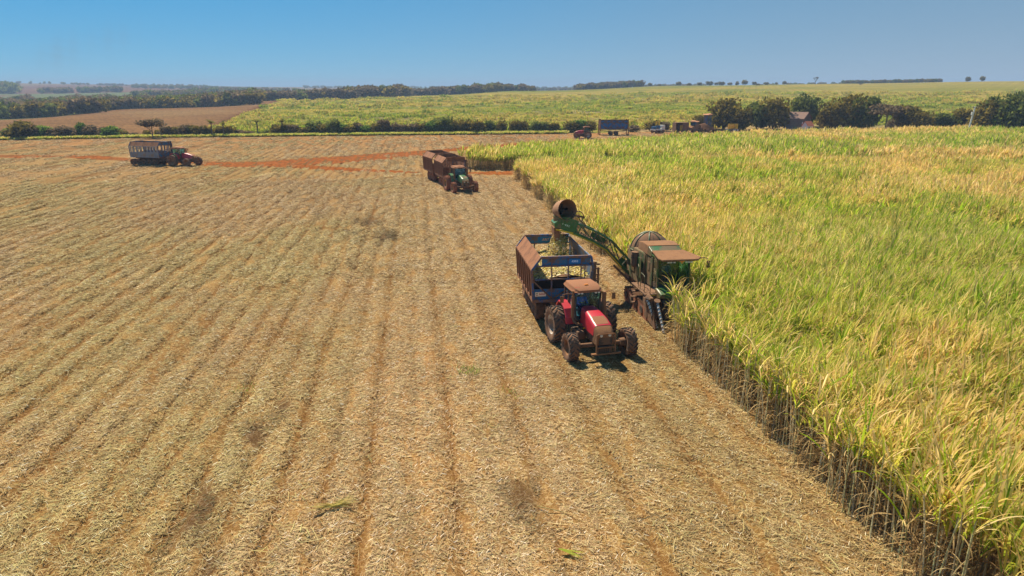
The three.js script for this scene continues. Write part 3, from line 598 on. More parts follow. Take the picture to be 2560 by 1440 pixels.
// people: one continuous body grown from a skeleton
function sdfBody(bones, lo, hi, cell) {
  const size = Math.max(hi[0] - lo[0], hi[1] - lo[1], hi[2] - lo[2]), n = Math.ceil(size / cell), mc = new MarchingCubes(n, new THREE.MeshBasicMaterial(), false, false, 60000);
  mc.isolation = 0; const f = mc.field, c = [(lo[0] + hi[0]) / 2, (lo[1] + hi[1]) / 2, (lo[2] + hi[2]) / 2], half = size / 2;
  for (let k = 0; k < n; k++) for (let j = 0; j < n; j++) for (let i = 0; i < n; i++) {
    const x = c[0] + (i - n / 2) / (n / 2) * half, y = c[1] + (j - n / 2) / (n / 2) * half, z = c[2] + (k - n / 2) / (n / 2) * half; let d = 1e3;
    for (const [A, B, ra, rb] of bones) {
      const dx = B[0] - A[0], dy = B[1] - A[1], dz = B[2] - A[2], t = clamp(((x - A[0]) * dx + (y - A[1]) * dy + (z - A[2]) * dz) / (dx * dx + dy * dy + dz * dz + 1e-9));
      const q = Math.hypot(x - A[0] - dx * t, y - A[1] - dy * t, z - A[2] - dz * t) - lerp(ra, rb, t), hh = Math.max(0.03 - Math.abs(q - d), 0) / 0.03; d = Math.min(q, d) - hh * hh * 0.03 / 4;
    }
    f[i + j * n + k * n * n] = -d;
  }
  mc.update();
  const g = new THREE.BufferGeometry(), cnt = mc.count, pp = mc.positionArray.slice(0, cnt * 3), nn = mc.normalArray.slice(0, cnt * 3);
  for (let i = 0; i < cnt; i++) for (let a = 0; a < 3; a++) pp[i * 3 + a] = c[a] + pp[i * 3 + a] * half;
  g.setAttribute('position', new THREE.BufferAttribute(pp, 3)); g.setAttribute('normal', new THREE.BufferAttribute(nn, 3)); return g;
}
const hand = (x, y, z, s) => [[[x, y, z], [x, y - 0.01, z + 0.06], 0.026, 0.03], ...[-0.03, -0.01, 0.01, 0.03].flatMap((d, k) => [[[x + d, y - 0.01, z + 0.07], [x + d, y + 0.0, z + 0.11 - Math.abs(k - 1.4) * 0.01], 0.011, 0.01], [[x + d, y, z + 0.11], [x + d, y - 0.03, z + 0.125], 0.01, 0.009]]), [[x - s * 0.025, y, z + 0.02], [x - s * 0.05, y - 0.005, z + 0.06], 0.013, 0.01]];
function seatedPerson(label, pos, turn, shirt, trousers, hat, stripe) {   // origin on the seat, looking along +z
  const p = thing('person', label, 'person', pos, turn);
  const skin = new THREE.MeshStandardMaterial({ name: 'skin', color: col(0.30, 0.16, 0.10), roughness: 0.7 }), cloth = new THREE.MeshStandardMaterial({ name: 'work shirt', color: shirt, roughness: 0.9 });
  const hY = 0.83;
  const headB = [[[0, hY, 0.02], [0, hY + 0.06, 0.01], 0.085, 0.095], [[0, hY - 0.06, 0.05], [0, hY - 0.02, 0.045], 0.055, 0.065], [[0, hY + 0.01, 0.105], [0, hY - 0.02, 0.125], 0.012, 0.016], [[-0.095, hY, 0.01], [-0.098, hY + 0.03, 0.005], 0.018, 0.02], [[0.095, hY, 0.01], [0.098, hY + 0.03, 0.005], 0.018, 0.02], [[-0.03, hY - 0.055, 0.1], [0.03, hY - 0.055, 0.1], 0.012, 0.012], [[0, hY - 0.16, 0], [0, hY - 0.05, 0.01], 0.055, 0.05]];
  const body = [[[-0.08, 0.08, 0], [0.08, 0.08, 0], 0.13, 0.13], [[0, 0.1, 0], [0, 0.45, -0.03], 0.15, 0.16], [[-0.16, 0.54, -0.02], [0.16, 0.54, -0.02], 0.085, 0.085], [[0, 0.5, -0.02], [0, 0.7, 0], 0.08, 0.055]];
  for (const s of [-1, 1]) body.push([[s * 0.20, 0.53, -0.02], [s * 0.26, 0.29, 0.08], 0.062, 0.05], [[s * 0.26, 0.29, 0.08], [s * 0.15, 0.30, 0.34], 0.047, 0.033], ...hand(s * 0.14, 0.30, 0.35, s), [[s * 0.1, 0.06, 0], [s * 0.15, 0.08, 0.42], 0.095, 0.07], [[s * 0.15, 0.08, 0.42], [s * 0.15, -0.34, 0.46], 0.066, 0.045], [[s * 0.15, -0.36, 0.44], [s * 0.15, -0.39, 0.6], 0.045, 0.035]);
  const g = mergeGeometries([sdfBody(body, [-0.4, -0.48, -0.25], [0.4, 0.75, 0.72], 0.02), sdfBody(headB, [-0.16, hY - 0.2, -0.16], [0.16, hY + 0.2, 0.18], 0.011)]);
  const C = new Float32Array(g.attributes.position.count * 3), P = g.attributes.position;
  for (let i = 0; i < P.count; i++) { const y = P.getY(i), z = P.getZ(i), x = P.getX(i); const isHand = y > 0.2 && y < 0.36 && z > 0.31, c = y > 0.62 || isHand ? [0.30, 0.16, 0.10] : y < 0.17 || z > 0.45 ? trousers : shirt.toArray(); C.set(c, i * 3); }
  g.setAttribute('color', new THREE.BufferAttribute(C, 3));
  const b = new THREE.Mesh(g, new THREE.MeshStandardMaterial({ name: 'body', vertexColors: true, roughness: 0.85 })); b.name = 'body'; p.add(b);
  part(p, 'cap', [new THREE.SphereGeometry(0.112, 14, 8, 0, 6.3, 0, 1.5).translate(0, hY + 0.055, 0.01), cyl(0.09, 0.09, 0.012, 0, hY + 0.07, 0.1, 0.1)], new THREE.MeshStandardMaterial({ name: 'cap cloth', color: hat, roughness: 0.9 }));
  for (const s of [-1, 1]) part(p, 'eye', [new THREE.SphereGeometry(0.012, 8, 6).translate(s * 0.035, hY + 0.025, 0.1)], MAT.black);
  if (stripe) for (const y of [0.34, 0.22]) part(p, 'reflective_band', [new THREE.TorusGeometry(0.167, 0.018, 6, 24).rotateX(Math.PI / 2).translate(0, y, -0.02)], new THREE.MeshStandardMaterial({ name: 'reflective band', color: stripe, roughness: 0.5 }));
  return p;
}
// ---------------------------------------------------------------- tractors
// forward is +z, origin on the ground midway between the axles
function tractor(label, pos, turn, o) {
  const { paint = MAT.red, paintDust = MAT.redDust, roof = MAT.redDust, rim = MAT.rim, tyre = MAT.tyre, lug = MAT.lug, green = false, fT = 1.53, rT = 1.42, name = 'tractor' } = o ?? {};
  const t = thing(name, label, 'tractor', pos, turn);
  const fz = 1.42, rz = -1.4, fR = 0.72, rR = 0.98;
  for (const s of [1, -1]) {
    wheel(t, 'rear_wheel', rR, 0.62, [s * rT, rR - 0.03, rz], { face: s, rim, tyre, lug, lugs: 20, rimR: 0.54 });
    wheel(t, 'front_wheel', fR, 0.52, [s * fT, fR - 0.02, fz], { face: s, rim: green ? MAT.rimYellow : MAT.dust, tyre, lug, lugs: 18, rimR: 0.55 });
  }
  piece(t, 'chassis', [bx(0.52, 0.5, 2.9, 0, 0.95, 0.1), bx(0.6, 0.55, 0.9, 0, 1.05, -1.3), bx(0.46, 0.35, 0.9, 0, 0.85, 1.6), rod([-rT, 0.97, rz], [rT, 0.97, rz], 0.14, 12), rod([-fT + 0.2, 0.72, fz], [fT - 0.2, 0.72, fz], 0.11, 12), ...[-1, 1].flatMap((s) => [cyl(0.22, 0.2, 0.3, s * (fT - 0.32), 0.72, fz, 0, 0, Math.PI / 2), cyl(0.24, 0.22, 0.26, s * (rT - 0.36), 0.97, rz, 0, 0, Math.PI / 2)]), bx(0.5, 0.12, 0.7, 0, 0.55, -1.95)], MAT.grime);
  // hood: falls and narrows toward the nose
  piece(t, 'hood', loft([[-0.28, 0.43, 0.38, 1.25, 2.2, 0.16], [0.35, 0.47, 0.43, 1.25, 2.17, 0.17], [1.1, 0.51, 0.48, 1.28, 2.06, 0.18], [1.55, 0.52, 0.49, 1.3, 1.95, 0.18], [1.82, 0.52, 0.48, 1.3, 1.85, 0.18]]), paint);
  piece(t, 'hood_vent', loft([[1.08, 0.33, 0.32, 1.98, 2.078, 0.03], [1.4, 0.38, 0.37, 1.9, 2.0, 0.03], [1.74, 0.36, 0.34, 1.8, 1.888, 0.03]]), paintDust, 'dusty mesh panel on the hood');
  const nose = piece(t, 'nose', loft([[1.8, 0.525, 0.485, 0.98, 1.838, 0.18], [2.02, 0.52, 0.46, 0.95, 1.74, 0.2], [2.2, 0.48, 0.40, 0.96, 1.58, 0.2]]), green ? MAT.greenDust : MAT.dust);
  piece(nose, 'grille', [bx(0.7, 0.34, 0.05, 0, 1.16, 2.19)], MAT.dark);
  for (const s of [1, -1]) piece(nose, 'headlight', [place(new THREE.SphereGeometry(0.09, 12, 8), s * 0.22, 1.44, 2.16)], MAT.lamp);
  piece(t, 'bull_bar', [...[-1, 1].flatMap((s) => [beam([s * 0.48, 0.55, 2.28], [s * 0.48, 1.5, 2.26], 0.06), beam([s * 0.48, 1.2, 2.26], [s * 0.42, 1.2, 1.9], 0.05)]), pipe([[-0.48, 1.48, 2.26], [-0.4, 1.54, 2.27], [0.4, 1.54, 2.27], [0.48, 1.48, 2.26]], 0.03, 16), beam([-0.48, 0.86, 2.28], [0.48, 0.86, 2.28], 0.06), ...Array.from({ length: 9 }, (_, k) => rod([-0.4 + k * 0.1, 0.6, 2.28], [-0.4 + k * 0.1, 0.88, 2.28], 0.012, 5)), bx(1.5, 0.07, 0.16, 0, 0.55, 2.3)], MAT.dust);
  piece(t, 'front_weight', [rbx(0.72, 0.36, 0.34, 0.05, 0, 0.72, 2.05)], green ? MAT.grime : MAT.dark);
  for (const s of [1, -1]) {
    piece(t, 'fuel_tank', [rbx(0.42, 0.46, 0.95, 0.08, s * 0.58, 0.86, -0.02)], MAT.grime);
    piece(t, 'step', [bx(0.34, 0.05, 0.5, s * 0.86, 0.55, -0.15), bx(0.32, 0.05, 0.5, s * 0.8, 0.85, -0.2), bx(0.3, 0.05, 0.5, s * 0.76, 1.15, -0.25), bx(0.04, 0.7, 0.05, s * 1.0, 0.85, 0.05), bx(0.04, 0.7, 0.05, s * 1.0, 0.85, -0.42)], MAT.dark);
    piece(t, 'rear_fender', sideways(prism([[-2.25, 1.45], [-2.1, 1.9], [-1.75, 2.16], [-1.2, 2.2], [-0.7, 2.0], [-0.42, 1.6], [-0.36, 1.25], [-0.46, 1.25], [-0.55, 1.6], [-0.8, 1.9], [-1.25, 2.1], [-1.7, 2.07], [-2.0, 1.82], [-2.13, 1.45]], 0.44, 0.02)).translate(s * 0.94, 0, 0), s > 0 && !green ? MAT.redDust : paint);
  }
  piece(t, 'exhaust', [cyl(0.085, 0.085, 1.15, -0.84, 2.2, -0.3), cyl(0.05, 0.05, 0.3, -0.84, 2.9, -0.3), pipe([[-0.84, 1.65, -0.3], [-0.8, 1.4, -0.1], [-0.42, 1.3, 0.1]], 0.06, 10)], MAT.dust);
  piece(t, 'air_intake', [cyl(0.115, 0.115, 1.2, 0.86, 2.2, -0.3), cyl(0.13, 0.10, 0.12, 0.86, 2.84, -0.3), pipe([[0.86, 1.62, -0.3], [0.86, 1.2, 0.0], [0.74, 0.95, 0.25]], 0.085, 12)], MAT.dust);
  // cab
  const cab = piece(t, 'cab_frame', [...[-1, 1].flatMap((s) => [beam([s * 0.62, 1.35, -0.36], [s * 0.74, 2.9, -0.5], 0.09), beam([s * 0.74, 2.9, -0.5], [s * 0.72, 2.9, -1.9], 0.08), beam([s * 0.72, 1.6, -2.0], [s * 0.72, 2.9, -1.9], 0.09), beam([s * 0.78, 1.5, -1.2], [s * 0.77, 2.9, -1.2], 0.06), beam([s * 0.62, 1.4, -0.36], [s * 0.72, 1.4, -2.0], 0.09)]), beam([-0.62, 1.42, -0.36], [0.62, 1.42, -0.36], 0.1), beam([-0.74, 2.9, -0.5], [0.74, 2.9, -0.5], 0.08), beam([-0.72, 1.6, -2], [0.72, 1.6, -2], 0.08)], MAT.dark);
  piece(cab, 'windscreen', [prism([[-0.58, 1.44], [0.58, 1.44], [0.69, 2.86], [-0.69, 2.86]], 0.012, 0).rotateX(-0.095).translate(0, 0.02, -0.215)], MAT.glass);
  for (const s of [1, -1]) piece(cab, 'side_window', [sideways(prism([[-0.42, 1.45], [-0.54, 2.86], [-1.88, 2.86], [-1.95, 1.65]], 0.012, 0)).translate(s * 0.73, 0, 0)], MAT.glass);
  piece(cab, 'rear_window', [bx(1.4, 1.2, 0.012, 0, 2.25, -1.96)], MAT.glass);
  piece(cab, 'cab_floor', [bx(1.3, 0.08, 1.55, 0, 1.38, -1.18), rbx(0.5, 0.12, 0.5, 0.05, 0, 1.72, -1.25), rbx(0.48, 0.62, 0.12, 0.05, 0, 2.05, -1.52, -0.12), bx(0.36, 0.3, 0.36, 0, 1.55, -1.25), bx(0.5, 0.4, 0.2, 0, 1.6, -0.55)], MAT.inside, 'driver seat and dash in the cab');
  piece(cab, 'steering_wheel', [new THREE.TorusGeometry(0.19, 0.02, 6, 20).rotateX(-1.0).translate(0, 2.05, -0.78), rod([0, 1.7, -0.6], [0, 2.05, -0.78], 0.03)], MAT.inside);
  const rf = piece(t, 'cab_roof', [loft([[-2.1, 0.74, 0.62, 2.93, 3.08, 0.06], [-1.9, 0.82, 0.72, 2.92, 3.18, 0.09], [-0.9, 0.86, 0.76, 2.92, 3.2, 0.09], [-0.4, 0.82, 0.7, 2.92, 3.14, 0.08], [-0.22, 0.70, 0.56, 2.93, 3.05, 0.05]])], roof);
  piece(rf, 'beacon', [rbx(0.2, 0.07, 0.12, 0.02, 0.02, 3.2, -0.75)], MAT.orange);
  for (const x of [-0.55, -0.38, 0.38, 0.55]) piece(rf, 'work_light', [cyl(0.065, 0.065, 0.06, x, 2.92, -0.26, Math.PI / 2)], MAT.lamp);
  for (const s of [1, -1]) piece(t, 'mirror', [pipe([[s * 0.76, 2.82, -0.46], [s * 1.1, 2.9, -0.36], [s * 1.42, 2.86, -0.36]], 0.022, 10), rbx(0.2, 0.36, 0.06, 0.03, s * 1.42, 2.62, -0.36)], MAT.dust);
  if (!green) piece(t, 'warning_plate', [bx(0.13, 0.07, 0.01, -0.5, 1.3, 0.54)], MAT.yellow);
  return t;
}
const mainTractor = tractor('red tractor with dusty brown roof pulling the blue and rust cane trailer', [8.5, 0, -32.55], 0.115);
seatedPerson('person in a blue shirt with yellow bands driving the near red tractor', [8.5 + Math.sin(0.115) * -1.25, 1.79, -32.55 + Math.cos(0.115) * -1.25], 0.115, col(0.03, 0.28, 0.7), [0.03, 0.05, 0.12], col(0.03, 0.12, 0.3), col(0.6, 0.62, 0.05));

// ---------------------------------------------------------------- cane trailers
// forward +z; a high tipping box with sloped brows along both sides, open frame at the front and rear
function caneTrailer(label, pos, turn, o) {
  const { skin = MAT.rust, frame = MAT.rustBlue, panel = MAT.blue, L = 5.9, W = 3.5, yB = 1.5, yE = 3.3, yT = 4.0, wheels = 5, wr = 0.55, ww = 0.55, tyre = MAT.tyre, tower = true, open = true, brow = 0.52, drawbar = 2.2, ribs = 8, slatted = false, browSkin = null } = o ?? {};
  const t = thing('cane_trailer', label, 'trailer', pos, turn), h = W / 2, z0 = -L / 2, z1 = L / 2;
  for (const s of [1, -1]) {
    // side wall with ribs
    const wallM = piece(t, 'side_wall', [beam([s * (h - 0.12), yB, z0], [s * (h - 0.12), yB, z1], 0.16, 0.2), beam([s * h, yE, z0], [s * h, yE, z1], 0.1, 0.1), ...(slatted ? Array.from({ length: ribs }, (_, k) => { const z = lerp(z0 + 0.3, z1 - 0.3, k / (ribs - 1)); return beam([s * (h - 0.1), yB, z], [s * h, yE, z], 0.16, 0.05); }) : []), prism([[s * (h - 0.15), yB], [s * (h - 0.10), yB], [s * (h - 0.01), slatted ? lerp(yB, yE, 0.46) : yE], [s * (h - 0.06), slatted ? lerp(yB, yE, 0.46) : yE]], L, 0)], s < 0 ? skin : panel === MAT.blue ? MAT.blueGrey : skin);
    for (let k = 0; k < ribs; k++) { const z = lerp(z0 + 0.05, z1 - 0.05, k / (ribs - 1)); piece(wallM, 'rib', [beam([s * (h - 0.07), yB, z], [s * (h + 0.035), yE, z], 0.09, 0.09)], skin); }
    const bo = s < 0 ? brow : 0.14;
    piece(t, 'brow', [prism([[s * h, yE + 0.03], [s * (h - 0.04), yE], [s * (h - bo - 0.04), yT - 0.03], [s * (h - bo), yT]], L - 0.02, 0)], browSkin && s < 0 ? browSkin : s < 0 ? skin : panel === MAT.blue ? MAT.blueGrey : skin, s < 0 ? 'rusty sloped brow along the side' : undefined);
  }
  piece(t, 'floor', [bx(W - 0.3, 0.08, L - 0.1, 0, yB - 0.02, 0), beam([-0.5, yB - 0.22, z0], [-0.5, yB - 0.22, z1], 0.16, 0.3), beam([0.5, yB - 0.22, z0], [0.5, yB - 0.22, z1], 0.16, 0.3), ...Array.from({ length: 5 }, (_, k) => bx(W - 0.4, 0.12, 0.1, 0, yB - 0.12, z0 + 0.4 + k * (L - 0.8) / 4))], MAT.grime);
  // open end frames
  for (const e of [1, -1]) {
    const z = e > 0 ? z1 : z0, tb = h - brow, tr = h - 0.14, f = [];
    f.push(beam([-h + 0.1, yB, z], [-h, yE, z], 0.12), beam([h - 0.1, yB, z], [h, yE, z], 0.12), beam([-h, yE, z], [-tb, yT, z], 0.11), beam([h, yE, z], [tr, yT, z], 0.11), beam([-tb, yT, z], [tr, yT, z], 0.13), beam([-h + 0.1, yB, z], [h - 0.1, yB, z], 0.16), beam([-tb - 0.25, yT - 0.5, z], [h, yT - 0.5, z], 0.08));
    const endM = piece(t, e > 0 ? 'front_frame' : 'rear_frame', f, frame);
    for (const x of [-0.62, 0.32, 1.05]) piece(endM, 'upright', [beam([x * W / 3.5, yB, z], [x * W / 3.5, yT, z], 0.07)], frame);
    piece(endM, 'cross_rail', [beam([-h + 0.05, lerp(yB, yE, 0.68), z - e * 0.02], [h - 0.05, lerp(yB, yE, 0.68), z - e * 0.02], 0.06)], frame);
    if (e > 0 && open) for (const [a, b] of [[[-h + 0.05, 2.7, z], [-0.55, yB + 0.05, z]], [[-0.5, yB + 0.12, z], [0.95, 2.55, z]]]) piece(endM, 'brace', [beam(a, b, 0.08)], MAT.grime);
    piece(endM, 'top_panel', [bx(tb + tr - 0.1, 0.42, 0.025, (tr - tb) / 2, yT - 0.26, z - e * 0.05)], panel);
    piece(endM, 'bottom_panel', [bx(W - 0.3, 0.62, 0.03, 0, yB + 0.36, z - e * 0.06)], panel);
  }
  if (tower) {
    const w = piece(t, 'lift_tower', [beam([h + 0.12, yB - 0.5, z1 - 0.1], [h + 0.12, yE + 0.35, z1 - 0.1], 0.14), beam([h + 0.42, yB - 0.5, z1 - 0.5], [h + 0.42, yE - 0.1, z1 - 0.5], 0.12), beam([h - 0.2, yE + 0.3, z1], [h + 0.45, yE + 0.1, z1 - 0.4], 0.1), ...[0, 0.35, 0.7, 1.05].map((d) => beam([h + 0.12, yE - 0.1 - d, z1 - 0.1], [h + 0.42, yE - 0.1 - d, z1 - 0.5], 0.07)), beam([h + 0.4, yE - 0.7, z1 - 0.5], [0.6, yB, z1 + 0.1], 0.08)], MAT.grime);
    piece(w, 'hydraulic_cylinder', [rod([h - 0.24, yB + 0.2, z1 + 0.09], [h - 0.08, yE - 0.15, z1 + 0.09], 0.085, 12), rod([h - 0.08, yE - 0.15, z1 + 0.09], [h - 0.05, yE + 0.25, z1 + 0.09], 0.04, 10)], MAT.blueGrey);
    piece(w, 'hose', [pipe([[h - 0.5, yE + 0.2, z1 + 0.1], [h - 0.52, yE - 0.5, z1 + 0.12], [h - 0.62, yB + 0.3, z1 + 0.1]], 0.025, 12)], MAT.black);
  }
  const gap = Math.min(1.13, (L - 1.1) / Math.max(1, wheels - 1)), start = z1 - 1.45;
  const bog = piece(t, 'running_gear', [beam([-0.7, 0.85, z0 + 0.3], [-0.7, 0.85, z1 - 0.4], 0.2, 0.28), beam([0.7, 0.85, z0 + 0.3], [0.7, 0.85, z1 - 0.4], 0.2, 0.28), ...Array.from({ length: wheels }, (_, k) => rod([-h + 0.5, wr - 0.02, start - k * gap], [h - 0.5, wr - 0.02, start - k * gap], 0.07)), bx(1.2, 0.3, 0.5, 0, 1.12, 0), bx(1.2, 0.3, 0.5, 0, 1.12, -1.6), bx(1.2, 0.3, 0.5, 0, 1.12, 1.6)], MAT.grime);
  for (const s of [1, -1]) for (let k = 0; k < wheels; k++) wheel(t, 'wheel', wr, ww, [s * (h - 0.72), wr - 0.02, start - k * gap], { face: s, tyre, lug: tyre, lugs: 26, rim: MAT.dust, rimR: 0.5 });
  piece(t, 'drawbar', [beam([-0.75, 1.0, z1 - 0.2], [-0.08, 0.68, z1 + drawbar], 0.14, 0.18), beam([0.75, 1.0, z1 - 0.2], [0.08, 0.68, z1 + drawbar], 0.14, 0.18), beam([-0.55, 0.92, z1 + 0.55], [0.55, 0.92, z1 + 0.55], 0.12), rod([0, 0.68, z1 + drawbar - 0.1], [0, 0.66, z1 + drawbar + 0.3], 0.07), beam([0.05, 1.0, z1], [-0.3, 1.45, z1 + 0.7], 0.09), bx(0.6, 0.4, 0.4, -0.2, 1.15, z1 + 0.35)], MAT.grime);
  return t;
}
const TRX = 7.8, TRZ = -39.15;
const mainTrailer = caneTrailer('blue and rust cane trailer being filled beside the harvester', [TRX, 0, TRZ], 0, { drawbar: 1.45 });
print(mainTrailer, 'number_plate', 0.66, 0.27, [0.68, 3.74, 2.97], [0, 0, 0], (c, w, h) => { c.fillStyle = '#0b74b8'; c.fillRect(0, 0, w, h); c.fillStyle = '#d9ecff'; c.font = `bold ${h * 0.62}px sans-serif`; c.textAlign = 'center'; c.fillText('4903', w / 2, h * 0.72); }, 'blue panel with white digits');
print(mainTrailer, 'maker_sign', 0.62, 0.26, [-1.25, 1.9, 2.985], [0, 0, 0], (c, w, h) => { c.fillStyle = '#f3d9b8'; c.fillRect(0, 0, w, h); c.fillStyle = '#7d8a58'; c.fillRect(w * 0.09, h * 0.24, w * 0.17, h * 0.2); c.fillStyle = '#c4672a'; c.fillRect(w * 0.1, h * 0.62, w * 0.16, h * 0.18); c.fillStyle = '#c0503f'; for (let k = 0; k < 7; k++) c.fillRect(w * (0.38 + k * 0.078), h * (0.36 - (k % 3 === 0 ? 0.1 : 0)), w * 0.055, h * (0.3 + (k % 3 === 0 ? 0.1 : 0))); }, 'cream sign with red lettering');
print(mainTrailer, 'maker_sign', 1.3, 0.36, [0.25, 3.73, -2.885], [0, 0, 0], (c, w, h) => { c.fillStyle = '#0a6f9c'; c.fillRect(0, 0, w, h); c.fillStyle = '#dba678'; c.font = `italic bold ${h * 0.62}px sans-serif`; c.fillText('ANT', w * 0.2, h * 0.7); c.beginPath(); c.arc(w * 0.72, h * 0.48, h * 0.25, 0, 7); c.lineWidth = 8; c.strokeStyle = '#dba678'; c.stroke(); }, 'blue rear panel with orange lettering and ring');
// chopped cane in the trailer and falling from the elevator
const billetMat = new THREE.MeshStandardMaterial({ name: 'cane billets', vertexColors: true, roughness: 0.7, side: THREE.DoubleSide });
seed(55);
const BILLET = [[0.72, 0.55, 0.10], [0.60, 0.52, 0.08], [0.76, 0.60, 0.20], [0.50, 0.42, 0.10], [0.36, 0.23, 0.09], [0.50, 0.31, 0.16], [0.82, 0.76, 0.5], [0.25, 0.17, 0.07]];
{
  const B = new Blades(), top = (x, z) => 2.72 + 0.30 * Math.exp(-((x - 0.2) ** 2) / 1.1) - 0.08 * sstep(2.2, 2.8, z) + 0.12 * (fbm(x * 2, z * 2, 61, 2) - 0.5);
  const nx = 22, nz = 34, b0 = B.p.length / 3;
  for (let j = 0; j <= nz; j++) for (let i = 0; i <= nx; i++) { const x = lerp(-1.6, 1.6, i / nx), z = lerp(-2.85, 2.8, j / nz); B.p.push(x, top(x, z), z); const c = jit(pick(BILLET), 0.2).map((v) => v * 0.9); B.c.push(...c); }
  for (let j = 0; j < nz; j++) for (let i = 0; i < nx; i++) { const a = b0 + j * (nx + 1) + i; B.i.push(a, a + nx + 1, a + 1, a + 1, a + nx + 1, a + nx + 2); }
  for (let k = 0; k < 2600; k++) { const x = rr(-1.55, 1.55), z = rr(-2.8, 2.75), y = top(x, z) + rr(0, 0.05), a = rnd() * 6.28, l = rr(0.07, 0.13), e = rr(-0.05, 0.05), c = jit(pick(BILLET), 0.2); if (rnd() < 0.7) B.rod(V(x - Math.cos(a) * l, y - e, z - Math.sin(a) * l), V(x + Math.cos(a) * l, y + e, z + Math.sin(a) * l), 0.019, 0.019, c, jit(c, 0.15), 5); else leafArc(B, V(x, y + 0.02, z), a, 0.2, rr(0.15, 0.4), 0.03, 1, 2, jit(pick([...DRY, ...GREEN]), 0.2), jit(pick(DRY), 0.1)); }
  const m = new THREE.Mesh(B.geometry(), billetMat); m.name = numbered('cane_billets'); m.position.set(TRX, 0, TRZ); tag(m, 'heap of chopped cane billets inside the blue trailer', 'cane', null, 'stuff'); scene.add(m);
  const F = new Blades();
  for (let k = 0; k < 900; k++) {
    const t = Math.pow(rnd(), 0.75), x = 8.6 - TRX + (rr(-0.3, 0.3) + rr(-0.25, 0.25)) * (0.7 + 1.3 * t) - 0.15 * t, z = -41.25 - TRZ + (rr(-0.25, 0.25) + rr(-0.2, 0.2)) * (0.7 + 1.2 * t) + 0.75 * t, y = lerp(4.35, 2.85, t), a = rnd() * 6.28, e = rr(-1.4, 1.4), l = rr(0.06, 0.12), c = jit(pick(BILLET), 0.2), d = V(Math.cos(a) * Math.cos(e), Math.sin(e), Math.sin(a) * Math.cos(e)).multiplyScalar(l), p = V(x, y, z);
    if (rnd() < 0.55) F.rod(p.clone().sub(d), p.clone().add(d), 0.018, 0.018, c, c, 5); else leafArc(F, p, a, e, rr(0.15, 0.5), rr(0.02, 0.04), rr(-1, 2), 3, jit(pick([...DRY, ...GREEN, ...YELLOW]), 0.2), jit(pick(DRY), 0.2));
  }
  const f = new THREE.Mesh(F.geometry(), billetMat); f.name = numbered('cane_billets'); f.position.set(TRX, 0, TRZ); tag(f, 'shower of cane billets and leaf bits falling into the blue trailer', 'cane', null, 'stuff'); scene.add(f);
}

